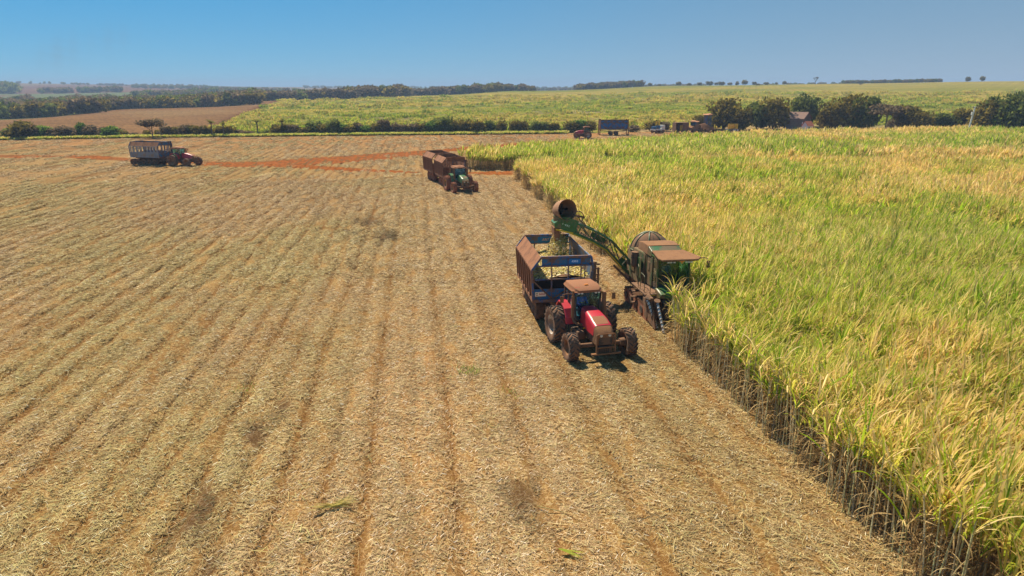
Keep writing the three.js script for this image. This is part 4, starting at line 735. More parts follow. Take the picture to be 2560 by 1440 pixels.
// ---------------------------------------------------------------- the cane harvester
function harvester(label, pos, turn) {
  const t = thing('cane_harvester', label, 'harvester', pos, turn);
  // crawler tracks
  for (const s of [1, -1]) {
    const out = []; const r = 0.44; for (let k = 0; k <= 10; k++) { const a = Math.PI / 2 + k / 10 * Math.PI; out.push([-1.7 + Math.cos(a) * r, 0.46 + Math.sin(a) * r]); } for (let k = 0; k <= 10; k++) { const a = -Math.PI / 2 + k / 10 * Math.PI; out.push([2.35 + Math.cos(a) * r, 0.46 + Math.sin(a) * r]); }
    const tr = piece(t, 'crawler_track', sideways(prism(out, 0.5, 0.02)).translate(s * 1.28, 0, 0), MAT.tyreRed);
    const cl = []; for (let k = 0; k < 22; k++) { const z = -1.9 + k * 0.2; cl.push(bx(0.56, 0.05, 0.07, s * 1.28, 0.92, z), bx(0.56, 0.05, 0.07, s * 1.28, 0.02, z)); } for (const [cz, a0] of [[-1.7, Math.PI / 2], [2.35, -Math.PI / 2]]) for (let k = 0; k < 7; k++) { const a = a0 + (k + 0.5) / 7 * Math.PI; cl.push(bx(0.56, 0.06, 0.06, s * 1.28, 0.46 + Math.sin(a) * 0.46, cz + Math.cos(a) * 0.46, -a)); }
    piece(tr, 'track_shoe', cl, MAT.grime);
    for (const z of [-1.6, -0.6, 0.4, 1.4, 2.3]) piece(tr, 'track_roller', [cyl(0.24, 0.24, 0.06, s * 1.55, 0.46, z, 0, 0, Math.PI / 2)], MAT.dark);
  }
  piece(t, 'chassis', [bx(2.0, 0.6, 5.4, 0, 1.25, -0.4), bx(1.6, 0.7, 2.0, 0, 0.9, 1.6), bx(2.3, 0.12, 3.0, -0.05, 1.62, 0.6)], MAT.grime);
  // engine house
  const eng = piece(t, 'engine_hood', [loft([[-3.3, 1.1, 1.0, 1.5, 3.2, 0.12], [-2.9, 1.2, 1.12, 1.5, 3.45, 0.12], [-0.5, 1.2, 1.12, 1.5, 3.55, 0.1], [0.05, 1.18, 1.0, 1.55, 3.5, 0.1]])], MAT.greenDust);
  piece(eng, 'top_deck', [loft([[-1.3, 1.02, 0.98, 3.5, 3.98, 0.05], [-0.6, 1.02, 0.98, 3.5, 4.08, 0.05], [0.35, 1.0, 0.96, 3.5, 4.06, 0.05]])], MAT.dust);
  piece(eng, 'deck_front', [loft([[0.36, 1.0, 0.95, 3.5, 4.03, 0.05], [0.95, 0.98, 0.93, 3.5, 3.82, 0.05]])], MAT.green);
  piece(eng, 'side_door', [bx(0.04, 1.2, 0.9, -1.19, 2.55, -0.55), bx(0.05, 0.9, 0.7, -1.2, 2.5, -1.65)], MAT.green);
  piece(eng, 'door_port', [cyl(0.12, 0.12, 0.05, -1.17, 3.1, -0.3, 0, 0, Math.PI / 2)], MAT.dark);
  // primary extractor: the round hood behind the engine
  const ex = piece(t, 'extractor_hood', [place(new THREE.SphereGeometry(1.14, 24, 12, 0, 6.2832, 0, 1.5), 0, 3.2, -2.25), cyl(1.15, 1.14, 0.85, 0, 2.85, -2.25, 0, 0, 0, 24)], MAT.grime);
  piece(ex, 'hood_band', [new THREE.TorusGeometry(1.15, 0.05, 6, 28).rotateX(Math.PI / 2).translate(0, 3.25, -2.25), ...[0.3, 1.2, 2.1, 2.9].map((a) => new THREE.TorusGeometry(1.15, 0.05, 5, 14, Math.PI).rotateY(a).translate(0, 3.2, -2.25))], MAT.green);
  const ac = piece(t, 'air_cleaner', [cyl(0.24, 0.24, 0.75, -1.28, 3.0, -1.05, 0, 0, 0, 16), place(new THREE.SphereGeometry(0.24, 14, 8), -1.28, 2.63, -1.05), cyl(0.26, 0.26, 0.06, -1.28, 3.2, -1.05)], MAT.grime);
  piece(ac, 'clamp', [cyl(0.255, 0.255, 0.05, -1.28, 3.05, -1.05)], MAT.dark);
  piece(t, 'hose_bundle', [0, 0.09, 0.18, 0.27].map((d) => pipe([[0.2 + d, 4.12, -2.5 + d], [0.5 + d, 4.05, -1.7], [0.55 + d, 3.75, -1.0], [0.6 + d, 3.6, -0.6]], 0.028, 14, 5)), MAT.dark);
  // cab
  const cab = piece(t, 'cab_frame', [...[-1, 1].flatMap((s) => [beam([s * 0.92 + 0.05, 1.75, 2.02], [s * 0.96 + 0.05, 3.66, 1.92], 0.09), beam([s * 0.98 + 0.05, 1.75, 0.2], [s * 0.98 + 0.05, 3.66, 0.2], 0.1), beam([s * 0.97 + 0.05, 3.64, 0.2], [s * 0.96 + 0.05, 3.64, 1.92], 0.08)]), beam([-0.9, 1.8, 2.02], [1.0, 1.8, 2.02], 0.12), beam([-0.9, 3.62, 1.92], [1.0, 3.62, 1.92], 0.08), bx(1.95, 1.9, 0.06, 0.05, 2.7, 0.2)], MAT.green);
  piece(cab, 'windscreen', [bx(1.86, 1.8, 0.012, 0.05, 2.71, 1.97, 0.052)], MAT.glass);
  piece(cab, 'cab_door', [bx(0.05, 1.75, 0.9, -0.93, 2.65, 0.75), bx(0.03, 0.5, 0.34, -0.965, 2.9, 0.62)], MAT.greenDust, 'dusty green cab door');
  piece(cab, 'side_window', [bx(0.012, 1.7, 0.75, -0.9, 2.72, 1.58)], MAT.glass); piece(cab, 'side_window', [bx(0.012, 1.7, 1.6, 1.02, 2.72, 1.05)], MAT.glass);
  piece(cab, 'cab_floor', [bx(1.8, 0.1, 1.75, 0.05, 1.74, 1.1), rbx(0.52, 0.14, 0.5, 0.05, 0.05, 2.25, 0.75), rbx(0.5, 0.7, 0.14, 0.05, 0.05, 2.6, 0.48), bx(0.4, 0.5, 0.4, 0.05, 2.0, 0.75), bx(0.3, 0.6, 0.2, 0.05, 2.1, 1.55)], MAT.inside, 'operator seat and console in the cab');
  const rf = piece(t, 'cab_roof', [prism([[-0.98, 0.85], [0.95, 0.85], [1.42, 2.35], [1.1, 2.75], [-1.0, 2.75], [-1.12, 2.4]], 0.11, 0.03).rotateX(Math.PI / 2).rotateX(0.06).translate(0.05, 3.9, 0.1)], MAT.dust, 'broad dust-brown cab roof');
  for (const x of [-0.55, -0.4, -0.2, 0.5, 0.65, 0.8]) piece(rf, 'work_light', [bx(0.12, 0.07, 0.06, x, 3.6, 2.7)], MAT.lamp);
  piece(rf, 'beacon', [rbx(0.3, 0.1, 0.12, 0.03, 0.2, 3.68, 2.78), bx(0.1, 0.1, 0.05, 0.2, 3.6, 2.8)], MAT.orange);
  piece(t, 'mirror', [pipe([[1.2, 3.7, 2.4], [1.7, 3.72, 2.3], [2.0, 3.6, 2.2]], 0.025, 10), rbx(0.2, 0.42, 0.1, 0.04, 2.02, 3.3, 2.2)], MAT.grime);
  // platform, rails and steps on the near side
  const pl = piece(t, 'platform', [bx(0.85, 0.06, 2.6, -1.25, 1.62, 1.0), bx(0.7, 0.5, 0.06, -1.2, 1.35, 2.25), ...[0, 1, 2].map((k) => bx(0.5, 0.05, 0.25, -1.5, 0.55 + k * 0.35, 0.2))], MAT.grime);
  for (const g of [pipe([[-1.6, 1.65, 1.9], [-1.6, 2.6, 1.9], [-1.6, 2.65, 1.2], [-1.6, 1.65, 1.15]], 0.022, 18, 5), pipe([[-1.6, 1.65, 0.8], [-1.6, 2.9, 0.75], [-1.5, 2.95, 0.3], [-1.45, 1.7, 0.25]], 0.022, 18, 5), pipe([[-1.35, 2.2, 2.2], [-1.35, 1.65, 2.2]], 0.02, 4, 5)]) piece(pl, 'handrail', [g], MAT.green);
  piece(pl, 'reflector', [bx(0.5, 0.06, 0.012, -1.3, 1.58, 2.3)], MAT.yellow);
  // feed throat and crop dividers
  piece(t, 'front_apron', [loft([[2.0, 1.0, 0.98, 1.35, 1.95, 0.12], [2.5, 1.02, 0.98, 1.45, 1.86, 0.12], [2.75, 0.95, 0.9, 1.5, 1.74, 0.08]])], MAT.green, 'green apron under the windscreen');
  piece(t, 'topper_drum', [cyl(0.42, 0.42, 0.35, 0.85, 1.55, 3.15, 0, 0, 0, 18), bx(0.9, 0.12, 0.9, 0.75, 1.7, 2.9)], MAT.dust);
  piece(t, 'feed_roller', [cyl(0.28, 0.28, 1.5, 0, 1.1, 2.6, 0, 0, Math.PI / 2), cyl(0.22, 0.22, 1.5, 0, 0.7, 2.9, 0, 0, Math.PI / 2)], MAT.dark);
  for (const s of [-1, 1]) {
    const cd = piece(t, 'crop_divider', [sideways(prism([[1.5, 1.75], [2.6, 1.65], [3.4, 0.9], [3.9, 0.1], [3.6, 0.06], [2.6, 0.2], [1.6, 0.9]], 0.1, 0.02)).translate(s * 1.5, 0, 0), bx(0.4, 0.3, 0.5, s * 1.5, 1.3, 2.3), cyl(0.2, 0.2, 0.3, s * 1.62, 1.5, 2.75, 0.4), cyl(0.18, 0.18, 0.26, s * 1.2, 1.38, 3.0, 0.4), beam([s * 1.5, 1.6, 2.0], [s * 1.5, 1.55, 3.0], 0.16)], MAT.grime);
    for (const [a, b] of [[[s * 1.32, 0.05, 3.6], [s * 1.72, 1.5, 2.85]], [[s * 1.22, 0.05, 4.45], [s * 1.2, 1.36, 3.1]]]) {
      const sc = piece(cd, 'divider_scroll', [rod(a, b, 0.085, 14)], MAT.chrome);
      const A = V(...a), B = V(...b), d = B.clone().sub(A), L = d.length(), pts = [], u = d.clone().normalize(), e1 = u.clone().cross(V(1, 0, 0)).normalize(), e2 = u.clone().cross(e1);
      for (let k = 0; k <= 90; k++) { const q = k / 90, an = q * 6.283 * 8; const p = A.clone().addScaledVector(d, q).addScaledVector(e1, Math.cos(an) * 0.1).addScaledVector(e2, Math.sin(an) * 0.1); pts.push(p.toArray()); }
      piece(sc, 'scroll_flight', [new THREE.TubeGeometry(new THREE.CatmullRomCurve3(pts.map((p) => V(...p))), 180, 0.022, 5)], MAT.dark);
    }
  }
  // elevator, swung out over the trailer: lower chord points (x, y), width along z
  const lo = [[-0.75, 1.25], [-1.7, 2.15], [-2.75, 3.3], [-3.6, 3.8], [-4.6, 4.25], [-5.55, 4.62]], N = lo.length, zc = -2.95, hw = 0.5;
  const up = lo.map(([x, y], k) => { const a = lo[Math.max(0, k - 1)], b = lo[Math.min(N - 1, k + 1)], dx = b[0] - a[0], dy = b[1] - a[1], l = Math.hypot(dx, dy); return [x + dy / l * 0.62, y - dx / l * 0.62]; });
  const el = thing0(t, 'elevator'); el.userData.label = 'green truss elevator swung out over the trailer';
  for (const s of [-1, 1]) for (const [nm, line, hh] of [['lower_chord', lo, 0.2], ['upper_chord', up, 0.1]]) { const z = zc + s * hw, out = []; for (let k = 0; k < N - 1; k++) out.push(beam([...line[k], z], [...line[k + 1], z], 0.09, hh)); piece(el, nm, out, MAT.greenClean); }
  for (let k = 0; k < N - 1; k++) for (const s of [-1, 1]) { const z = zc + s * hw; piece(el, 'brace', [beam([...lo[k], z], [...up[k + 1], z], 0.06), beam([...up[k], z], [...lo[k], z], 0.06)], MAT.green); }
  for (let k = 0; k < N; k++) piece(el, 'cross_bar', [beam([...up[k], zc - hw], [...up[k], zc + hw], 0.07), ...(k < N - 1 ? [beam([...up[k], zc + (k % 2 ? hw : -hw)], [...up[k + 1], zc + (k % 2 ? -hw : hw)], 0.05)] : [])], MAT.green);
  for (let k = 0; k < N - 1; k += 2) piece(el, 'side_plate', [beam([(lo[k][0] * 0.55 + up[k][0] * 0.45), (lo[k][1] * 0.55 + up[k][1] * 0.45), zc - hw - 0.03], [(lo[k + 1][0] * 0.55 + up[k + 1][0] * 0.45), (lo[k + 1][1] * 0.55 + up[k + 1][1] * 0.45), zc - hw - 0.03], 0.03, 0.36)], MAT.greenClean);
  const fl = piece(t, 'conveyor_floor', lo.slice(0, -1).map((p, k) => beam([...p, zc], [...lo[k + 1], zc], hw * 2 - 0.1, 0.04)), MAT.dark);
  for (let k = 0; k < 16; k++) { const f = (k + 0.5) / 16 * (N - 1), i = Math.floor(f), q = f - i, x = lerp(lo[i][0], lo[i + 1][0], q), y = lerp(lo[i][1], lo[i + 1][1], q), a = Math.atan2(lo[i + 1][1] - lo[i][1], lo[i + 1][0] - lo[i][0]); piece(fl, 'conveyor_slat', [bx(0.04, 0.16, hw * 1.8, x - Math.sin(a) * -0.1 * -1, y + 0.11, zc, 0, 0, a)], MAT.grime); }
  for (let k = 1; k < N - 1; k++) piece(el, 'safety_stripe', [beam([lo[k][0], lo[k][1] - 0.09, zc + hw + 0.06], [lo[k + 1][0], lo[k + 1][1] - 0.09, zc + hw + 0.06], 0.03, 0.07)], MAT.yellow);
  piece(el, 'hydraulic_ram', [rod([-0.9, 0.9, zc + 0.9], [-2.2, 2.2, zc + hw], 0.07), rod([-0.3, 1.0, zc + 0.3], [-1.0, 1.5, zc], 0.16)], MAT.grime);
  piece(t, 'elevator_base', [cyl(0.75, 0.7, 0.3, -0.1, 1.15, -3.0, 0, 0, 0, 20), bx(1.3, 0.5, 0.9, -0.5, 1.3, -2.95)], MAT.grime);
  // head of the elevator with the second extractor
  const hd = piece(t, 'elevator_head', [prism([[-5.2, 4.5], [-6.05, 4.72], [-6.1, 5.0], [-5.8, 5.22], [-4.75, 5.0], [-4.6, 4.42]], 1.08, 0.03).translate(0, 0, zc), bx(0.7, 0.5, 0.04, -4.95, 4.98, zc + 0.54, 0, 0, -0.35)], MAT.greenClean);
  print(hd, 'model_number', 0.75, 0.17, [-5.3, 4.86, zc + 0.572], [0, 0, -0.38], (c, w, h) => { c.fillStyle = '#3a6b2a'; c.fillRect(0, 0, w, h); c.fillStyle = '#eaf5e6'; c.font = `bold ${h * 0.85}px sans-serif`; c.fillText('1 - 0 0 C', w * 0.06, h * 0.82); }, 'white lettering on green');
  piece(hd, 'safety_stripe', [beam([-6.0, 4.62, zc + 0.57], [-4.9, 4.36, zc + 0.57], 0.03, 0.08)], MAT.yellow);
  piece(hd, 'deflector_flap', [bx(0.06, 0.85, 0.8, -6.05, 4.3, zc + 0.05, 0, 0, 0.08), bx(0.35, 0.85, 0.04, -5.9, 4.3, zc + 0.48, 0, 0, 0.08)], MAT.rust, 'rusty flap hanging from the elevator head');
  const ho = thing0(t, 'second_extractor');
  const shell = [[0.02, -0.62], [0.3, -0.6], [0.5, -0.46], [0.6, -0.2], [0.63, 0.15], [0.64, 0.55], [0.66, 0.56], [0.66, 0.5]].map(([a, b]) => new THREE.Vector2(a, b));
  const sh = new THREE.LatheGeometry(shell, 30).rotateX(Math.PI / 2); sh.applyMatrix4(new THREE.Matrix4().makeRotationFromEuler(new THREE.Euler(-0.18, 0.32, 0, 'YXZ'))); sh.translate(-5.45, 5.72, zc + 0.0);
  const sm = piece(ho, 'extractor_shell', [sh], RUST2, 'dusty round extractor hood open toward the front');
  piece(sm, 'fan_hub', [place(new THREE.SphereGeometry(0.16, 12, 8), -5.5, 5.68, zc - 0.25), ...[0, 1.57, 3.14, 4.71].map((a) => bx(0.9, 0.14, 0.02, -5.5, 5.68, zc - 0.3, 0.4, 0.3, a).translate(0, 0, 0))], MAT.black);
  piece(ho, 'extractor_neck', [cyl(0.6, 0.62, 0.35, -5.45, 5.2, zc, 0, 0, 0, 22)], MAT.green);
  piece(ho, 'hydraulic_line', [pipe([[-4.85, 5.5, zc + 0.2], [-4.5, 5.3, zc + 0.3], [-4.4, 5.1, zc + 0.1], [-4.0, 4.7, zc + 0.2]], 0.03, 12, 5), pipe([[-4.85, 5.6, zc], [-4.3, 5.6, zc], [-4.1, 5.3, zc], [-4.2, 5.0, zc - 0.1]], 0.03, 12, 5), bx(0.5, 0.12, 0.4, -4.35, 5.28, zc - 0.1, 0, 0.4, -0.3)], MAT.dark);
  return t;
}
function thing0(parent, name) { const g = new THREE.Group(); g.name = name; parent.add(g); return g; }
const RUST2 = dusty('dust on plastic hood', [0.16, 0.10, 0.07], [0.33, 0.17, 0.09], 0.66, 391, { rough: 0.9, side: THREE.DoubleSide });
harvester('green cane harvester with elevator arm cutting into the cane edge', [14.3, 0, -38.4], 0);
seatedPerson('person in a teal shirt sitting at the controls of the green harvester', [14.35, 2.32, -37.6], 0, col(0.04, 0.2, 0.24), [0.04, 0.04, 0.05], col(0.25, 0.17, 0.1), null);
// ---------------------------------------------------------------- the other machines in the field
tractor('green tractor with dusty soil-caked wheels pulling two rust-brown trailers', [5.55, 0, -90.1], 0.24, { paint: MAT.greenClean, paintDust: MAT.greenDust, roof: MAT.rust, rim: MAT.rimYellow, tyre: MAT.tyreRed, lug: MAT.tyreRed, green: true, fT: 1.45, rT: 1.5 });
const rustOpt = { skin: MAT.rust, frame: MAT.rust, panel: MAT.rust, L: 4.9, W: 3.2, yB: 1.45, yE: 3.35, yT: 4.05, wheels: 3, wr: 0.62, ww: 0.6, tyre: MAT.tyreRed, ribs: 9, brow: 0.6, drawbar: 1.1 };
caneTrailer('rust-brown cane trailer hitched directly behind the green tractor', [4.35, 0, -95.9], 0.2, rustOpt);
caneTrailer('rearmost rust-brown cane trailer behind the green tractor', [2.95, 0, -102.1], 0.25, rustOpt);
tractor('small distant red tractor driving along the dirt track at left', [-40.3, 0, -127.6], 1.19, { rim: MAT.dust });
caneTrailer('grey-blue slatted cane trailer behind the distant red tractor at left', [-46.6, 0, -130.1], 1.19, { skin: MAT.greyPanel, frame: MAT.rustBlue, panel: MAT.blue, slatted: true, ribs: 9, drawbar: 1.5, L: 5.9, browSkin: MAT.rust });
tractor('small red tractor half hidden behind the far end of the cane', [44.2, 0, -184], -1.68, { paint: MAT.red });
const deepBlue = dusty('deep blue paint', [0.014, 0.13, 0.36], [0.13, 0.075, 0.05], 0.4, 436, { rough: 0.8 });
{ // tall blue transfer trailer on legs
  const t = thing('transfer_trailer', 'tall blue and brown transfer trailer behind the far cane', 'trailer', [56.5, 0, -197], -1.66), L = 7.8, W = 2.6, y0 = 1.7, y1 = 4.3;
  for (const s of [1, -1]) {
    const w = piece(t, 'side_wall', [bx(0.06, y1 - y0, L, s * W / 2, (y0 + y1) / 2, 0)], s > 0 ? deepBlue : MAT.rustBlue);
    for (let k = 0; k < 5; k++) piece(w, 'rib', [beam([s * (W / 2 + 0.08), y0, -L / 2 + k * L / 4], [s * (W / 2 + 0.08), y1, -L / 2 + k * L / 4], 0.14)], MAT.rustBlue);
    for (let k = 0; k < 4; k++) piece(w, 'brace', [beam([s * (W / 2 + 0.07), k % 2 ? y0 + 0.1 : y1 - 0.9, -L / 2 + k * L / 4], [s * (W / 2 + 0.07), k % 2 ? y1 - 0.9 : y0 + 0.1, -L / 2 + (k + 1) * L / 4], 0.12)], MAT.rust);
    piece(w, 'top_rail', [beam([s * (W / 2 + 0.06), y1 - 0.1, -L / 2], [s * (W / 2 + 0.06), y1 - 0.1, L / 2], 0.2), beam([s * (W / 2 + 0.06), y1 - 0.8, -L / 2], [s * (W / 2 + 0.06), y1 - 0.8, L / 2], 0.12)], MAT.dark);
    for (const z of [-1, 1]) piece(t, 'leg', [beam([s * W / 2, 0, z * (L / 2 + 0.25)], [s * W / 2, y1 + 0.25, z * (L / 2 + 0.1)], 0.26)], MAT.rust);
  }
  piece(t, 'end_wall', [bx(W, y1 - y0 - 0.3, 0.06, 0, (y0 + y1) / 2 - 0.1, L / 2)], MAT.rustBlue); piece(t, 'end_wall', [bx(W, y1 - y0 - 0.3, 0.06, 0, (y0 + y1) / 2 - 0.1, -L / 2)], MAT.rust);
  piece(t, 'floor', [bx(W, 0.2, L, 0, y0, 0), beam([-0.6, 1.3, -L / 2], [-0.6, 0.9, 0], 0.12), beam([-0.6, 0.9, 0], [-0.6, 1.3, L / 2], 0.12), beam([0.6, 1.3, -L / 2], [0.6, 0.9, 0], 0.12), beam([0.6, 0.9, 0], [0.6, 1.3, L / 2], 0.12)], MAT.rust);
  for (const s of [1, -1]) for (const z of [-0.8, 0.8]) wheel(t, 'wheel', 0.55, 0.45, [s * 0.95, 0.53, z], { face: s, lugs: 16, rim: MAT.dust });
}
const farSpot = (px, R) => { const [x, z] = polar(px, R); return [x, farH(x, z), z]; };
{ // blue service rig with two yellow doors swung up
  const t = thing('service_rig', 'small blue and white rig with two raised yellow doors beyond the cane', 'machine', farSpot(1650, 214), 0.45);
  piece(t, 'deck', [bx(4.2, 0.35, 1.9, 0, 1.0, 0), bx(1.2, 1.3, 1.8, 1.55, 1.6, 0)], MAT.white); piece(t, 'tank', [cyl(0.62, 0.62, 1.3, -0.2, 1.6, 0.1, 0, 0, Math.PI / 2), bx(0.9, 0.9, 1.5, -1.6, 1.5, 0)], MAT.blue);
  for (const x of [-0.75, 0.35]) piece(t, 'raised_door', [bx(0.95, 1.35, 0.06, x, 2.75, 0.1, 0, 0.2, -0.12)], MAT.yellow);
  for (const s of [1, -1]) for (const x of [-1.4, 1.3]) wheel(t, 'wheel', 0.5, 0.3, [x, 0.5, s * 0.85], { lugs: 12, rim: MAT.dust, turn: Math.PI / 2 });
}
{ // workshop box trailer with a yellow ladder
  const t = thing('workshop_trailer', 'brown box trailer with open end and yellow ladder beyond the cane', 'trailer', farSpot(1708, 214), 0.15);
  piece(t, 'box', [bx(2.0, 2.4, 0.08, 1.1, 1.9, 1.0), bx(0.08, 2.4, 2.1, 2.1, 1.9, 0), bx(0.08, 2.4, 2.1, 0.12, 1.9, 0), bx(4.3, 0.1, 2.2, 0, 3.1, 0), bx(4.3, 0.12, 2.2, 0, 0.75, 0), bx(4.2, 2.4, 0.08, 0, 1.9, -1.05), bx(0.08, 2.4, 2.1, -2.1, 1.9, 0)], MAT.grime); piece(t, 'hatch', [bx(0.9, 1.2, 0.04, 1.2, 1.5, 1.06)], MAT.dust);
  piece(t, 'ladder', [bx(0.07, 1.5, 0.07, -0.75, 1.6, 1.12), bx(0.07, 1.5, 0.07, -0.1, 1.6, 1.12), ...[0, 1, 2, 3, 4].map((k) => bx(0.62, 0.12, 0.05, -0.42, 1.0 + k * 0.3, 1.12))], MAT.yellow);
  for (const s of [1, -1]) for (const x of [-1.2, 1.2]) wheel(t, 'wheel', 0.45, 0.3, [x, 0.44, s * 0.8], { lugs: 12, rim: MAT.dust, turn: Math.PI / 2 });
}
function parkedHarvester(label, px, R, turn, h, roofMat) {
  const t = thing('parked_harvester', label, 'harvester', farSpot(px, R), turn);
  piece(t, 'body', [loft([[-2.4, 1.1, 0.9, 0.9, 2.3, 0.2], [-0.5, 1.2, 1.0, 0.9, 2.7, 0.2], [1.0, 1.1, 0.9, 0.9, 2.2, 0.2], [2.2, 0.8, 0.6, 0.8, 1.6, 0.2]])], MAT.dust); piece(t, 'cab', [bx(1.7, h - 2.3, 1.6, 0, (h + 2.1) / 2, -0.1)], MAT.blueGrey); piece(t, 'cab_window', [bx(1.5, (h - 2.3) * 0.7, 0.03, 0, (h + 2.3) / 2, 0.72)], MAT.glass);
  piece(t, 'cab_roof', [loft([[-1.2, 1.15, 0.8, h, h + 0.3, 0.1], [0, 1.25, 0.7, h, h + 0.42, 0.1], [1.1, 1.15, 0.8, h, h + 0.22, 0.08]])], roofMat);
  for (const s of [1, -1]) { wheel(t, 'wheel', 0.75, 0.5, [s * 1.2, 0.73, -1.4], { face: s, lugs: 14 }); wheel(t, 'wheel', 0.55, 0.4, [s * 1.15, 0.54, 1.5], { face: s, lugs: 14 }); }
  return t;
}
const dustRoof = dusty('orange dust roof', [0.45, 0.2, 0.1], [0.5, 0.24, 0.12], 0.6, 396, { rough: 1 });
parkedHarvester('low dust-brown parked machine next to the brown box trailer', 1742, 216, -0.9, 3.2, dustRoof);
parkedHarvester('tall parked machine with orange roof and blue windows under the dark trees', 1776, 219, 0.4, 5.1, dustRoof);
{ // yellow staked rack on a flatbed
  const t = thing('stake_trailer', 'low blue and white trailer with yellow stakes before the trees', 'trailer', farSpot(1837, 214), 0.1);
  piece(t, 'flatbed', [bx(3.2, 0.3, 2, 0, 1.35, 0)], MAT.blueGrey); piece(t, 'side_box', [bx(0.9, 0.45, 0.3, 0.4, 1.1, 1.0), bx(0.4, 0.5, 0.3, 1.5, 1.1, 1.0)], MAT.white);
  for (const [k, x] of [-1.45, -1.2, -0.8, -0.45, -0.1, 0.25, 0.7, 1.1, 1.45].entries()) piece(t, 'stake', [bx(k < 2 ? 0.22 : 0.12, 1.5, 0.12, x, 2.25, 0.9)], MAT.yellow);
  piece(t, 'load', [bx(1.6, 1.1, 1.2, 0, 2.0, -0.2)], MAT.rust);
  for (const s of [1, -1]) for (const x of [-1, 1]) wheel(t, 'wheel', 0.5, 0.3, [x, 0.49, s * 0.8], { lugs: 12, rim: MAT.dust, turn: Math.PI / 2 });
}

// ---------------------------------------------------------------- shed, house, poles
{
  const t = thing('shed', 'grey-brown gabled shed with pinkish roof among the dark trees', 'shed', farSpot(2003, 236), 0.62), w = 3.6, d = 4.2, e = 5.0, r = 7.4;
  const sheet = dusty('weathered grey boards', [0.13, 0.115, 0.10], [0.19, 0.15, 0.12], 0.5, 401, { rough: 1 }), roofM = dusty('faded pink roof', [0.24, 0.14, 0.10], [0.2, 0.13, 0.1], 0.5, 406, { rough: 1 });
  piece(t, 'wall', [prism([[-w, 0], [w, 0], [w, e], [0, r], [-w, e]], 0.2, 0).translate(0, 0, d), prism([[-w, 0], [w, 0], [w, e], [0, r], [-w, e]], 0.2, 0).translate(0, 0, -d), bx(0.2, e, d * 2, -w, e / 2, 0), bx(0.2, e, d * 2, w, e / 2, 0)], sheet);
  for (const s of [1, -1]) piece(t, 'roof', [beam([s * (w + 0.5), e - 0.25, 0], [0, r + 0.1, 0], d * 2 + 0.8, 0.14)], roofM);
  const dr = piece(t, 'door', [bx(2.6, 3.6, 0.1, 0.6, 1.8, d + 0.13)], dusty('green-grey door', [0.12, 0.13, 0.09], [0.2, 0.17, 0.12], 0.4, 411, { rough: 1 })); piece(dr, 'arch', [new THREE.TorusGeometry(1.4, 0.12, 6, 16, Math.PI).translate(0.6, 3.6, d + 0.14)], MAT.blueGrey);
  piece(t, 'post', [bx(0.25, 3.6, 0.25, -w - 0.7, 1.8, d)], MAT.white); t.scale.setScalar(0.72);
}
{
  const t = thing('small_house', 'small white house with red tiled roof beside the shed', 'house', farSpot(2030, 226), 0.35), tile = dusty('red clay tiles', [0.46, 0.13, 0.06], [0.38, 0.15, 0.08], 0.45, 416, { rough: 0.9 });
  piece(t, 'wall', [bx(3.2, 3.0, 2.6, 0, 1.5, 0), prism([[-1.3, 3], [1.3, 3], [0, 4.4]], 3.1, 0).rotateY(Math.PI / 2)], MAT.white); for (const s of [1, -1]) piece(t, 'roof', [beam([0, 2.75, s * 1.7], [0, 4.5, 0], 3.8, 0.12)], tile);
  piece(t, 'window', [bx(0.7, 0.8, 0.06, -0.6, 1.9, 1.32)], MAT.inside); piece(t, 'door', [bx(0.8, 2, 0.06, 0.7, 1.0, 1.32)], MAT.rust); piece(t, 'lean_to', [bx(2.0, 0.1, 2.0, 2.6, 2.3, 0, 0, 0, -0.2), bx(0.12, 2.2, 0.12, 3.4, 1.1, 0.9)], tile); t.scale.setScalar(0.72);
}
{
  const t = thing('utility_pole', 'pale leaning utility pole with transformer by the trees at right', 'utility pole', farSpot(2438, 222), 0); t.rotation.z = -0.12;
  const c = dusty('pale concrete', [0.72, 0.69, 0.63], [0.58, 0.52, 0.45], 0.35, 421, { rough: 1 });
  piece(t, 'pole', [cyl(0.24, 0.17, 8.2, 0, 4.1, 0, 0, 0, 0, 8)], c); piece(t, 'cross_arm', [bx(1.7, 0.1, 0.1, 0, 7.9, 0)], MAT.grime); const tf = piece(t, 'transformer', [cyl(0.26, 0.26, 0.8, -0.34, 6.3, 0.1), bx(0.3, 0.1, 0.1, -0.15, 6.4, 0)], MAT.white); piece(tf, 'insulator', [cyl(0.05, 0.05, 0.2, -0.34, 6.8, 0.1)], MAT.grime);
  for (const x of [-0.75, 0.1, 0.75]) piece(t, 'insulator', [cyl(0.05, 0.04, 0.2, x, 8.05, 0)], MAT.white);
}

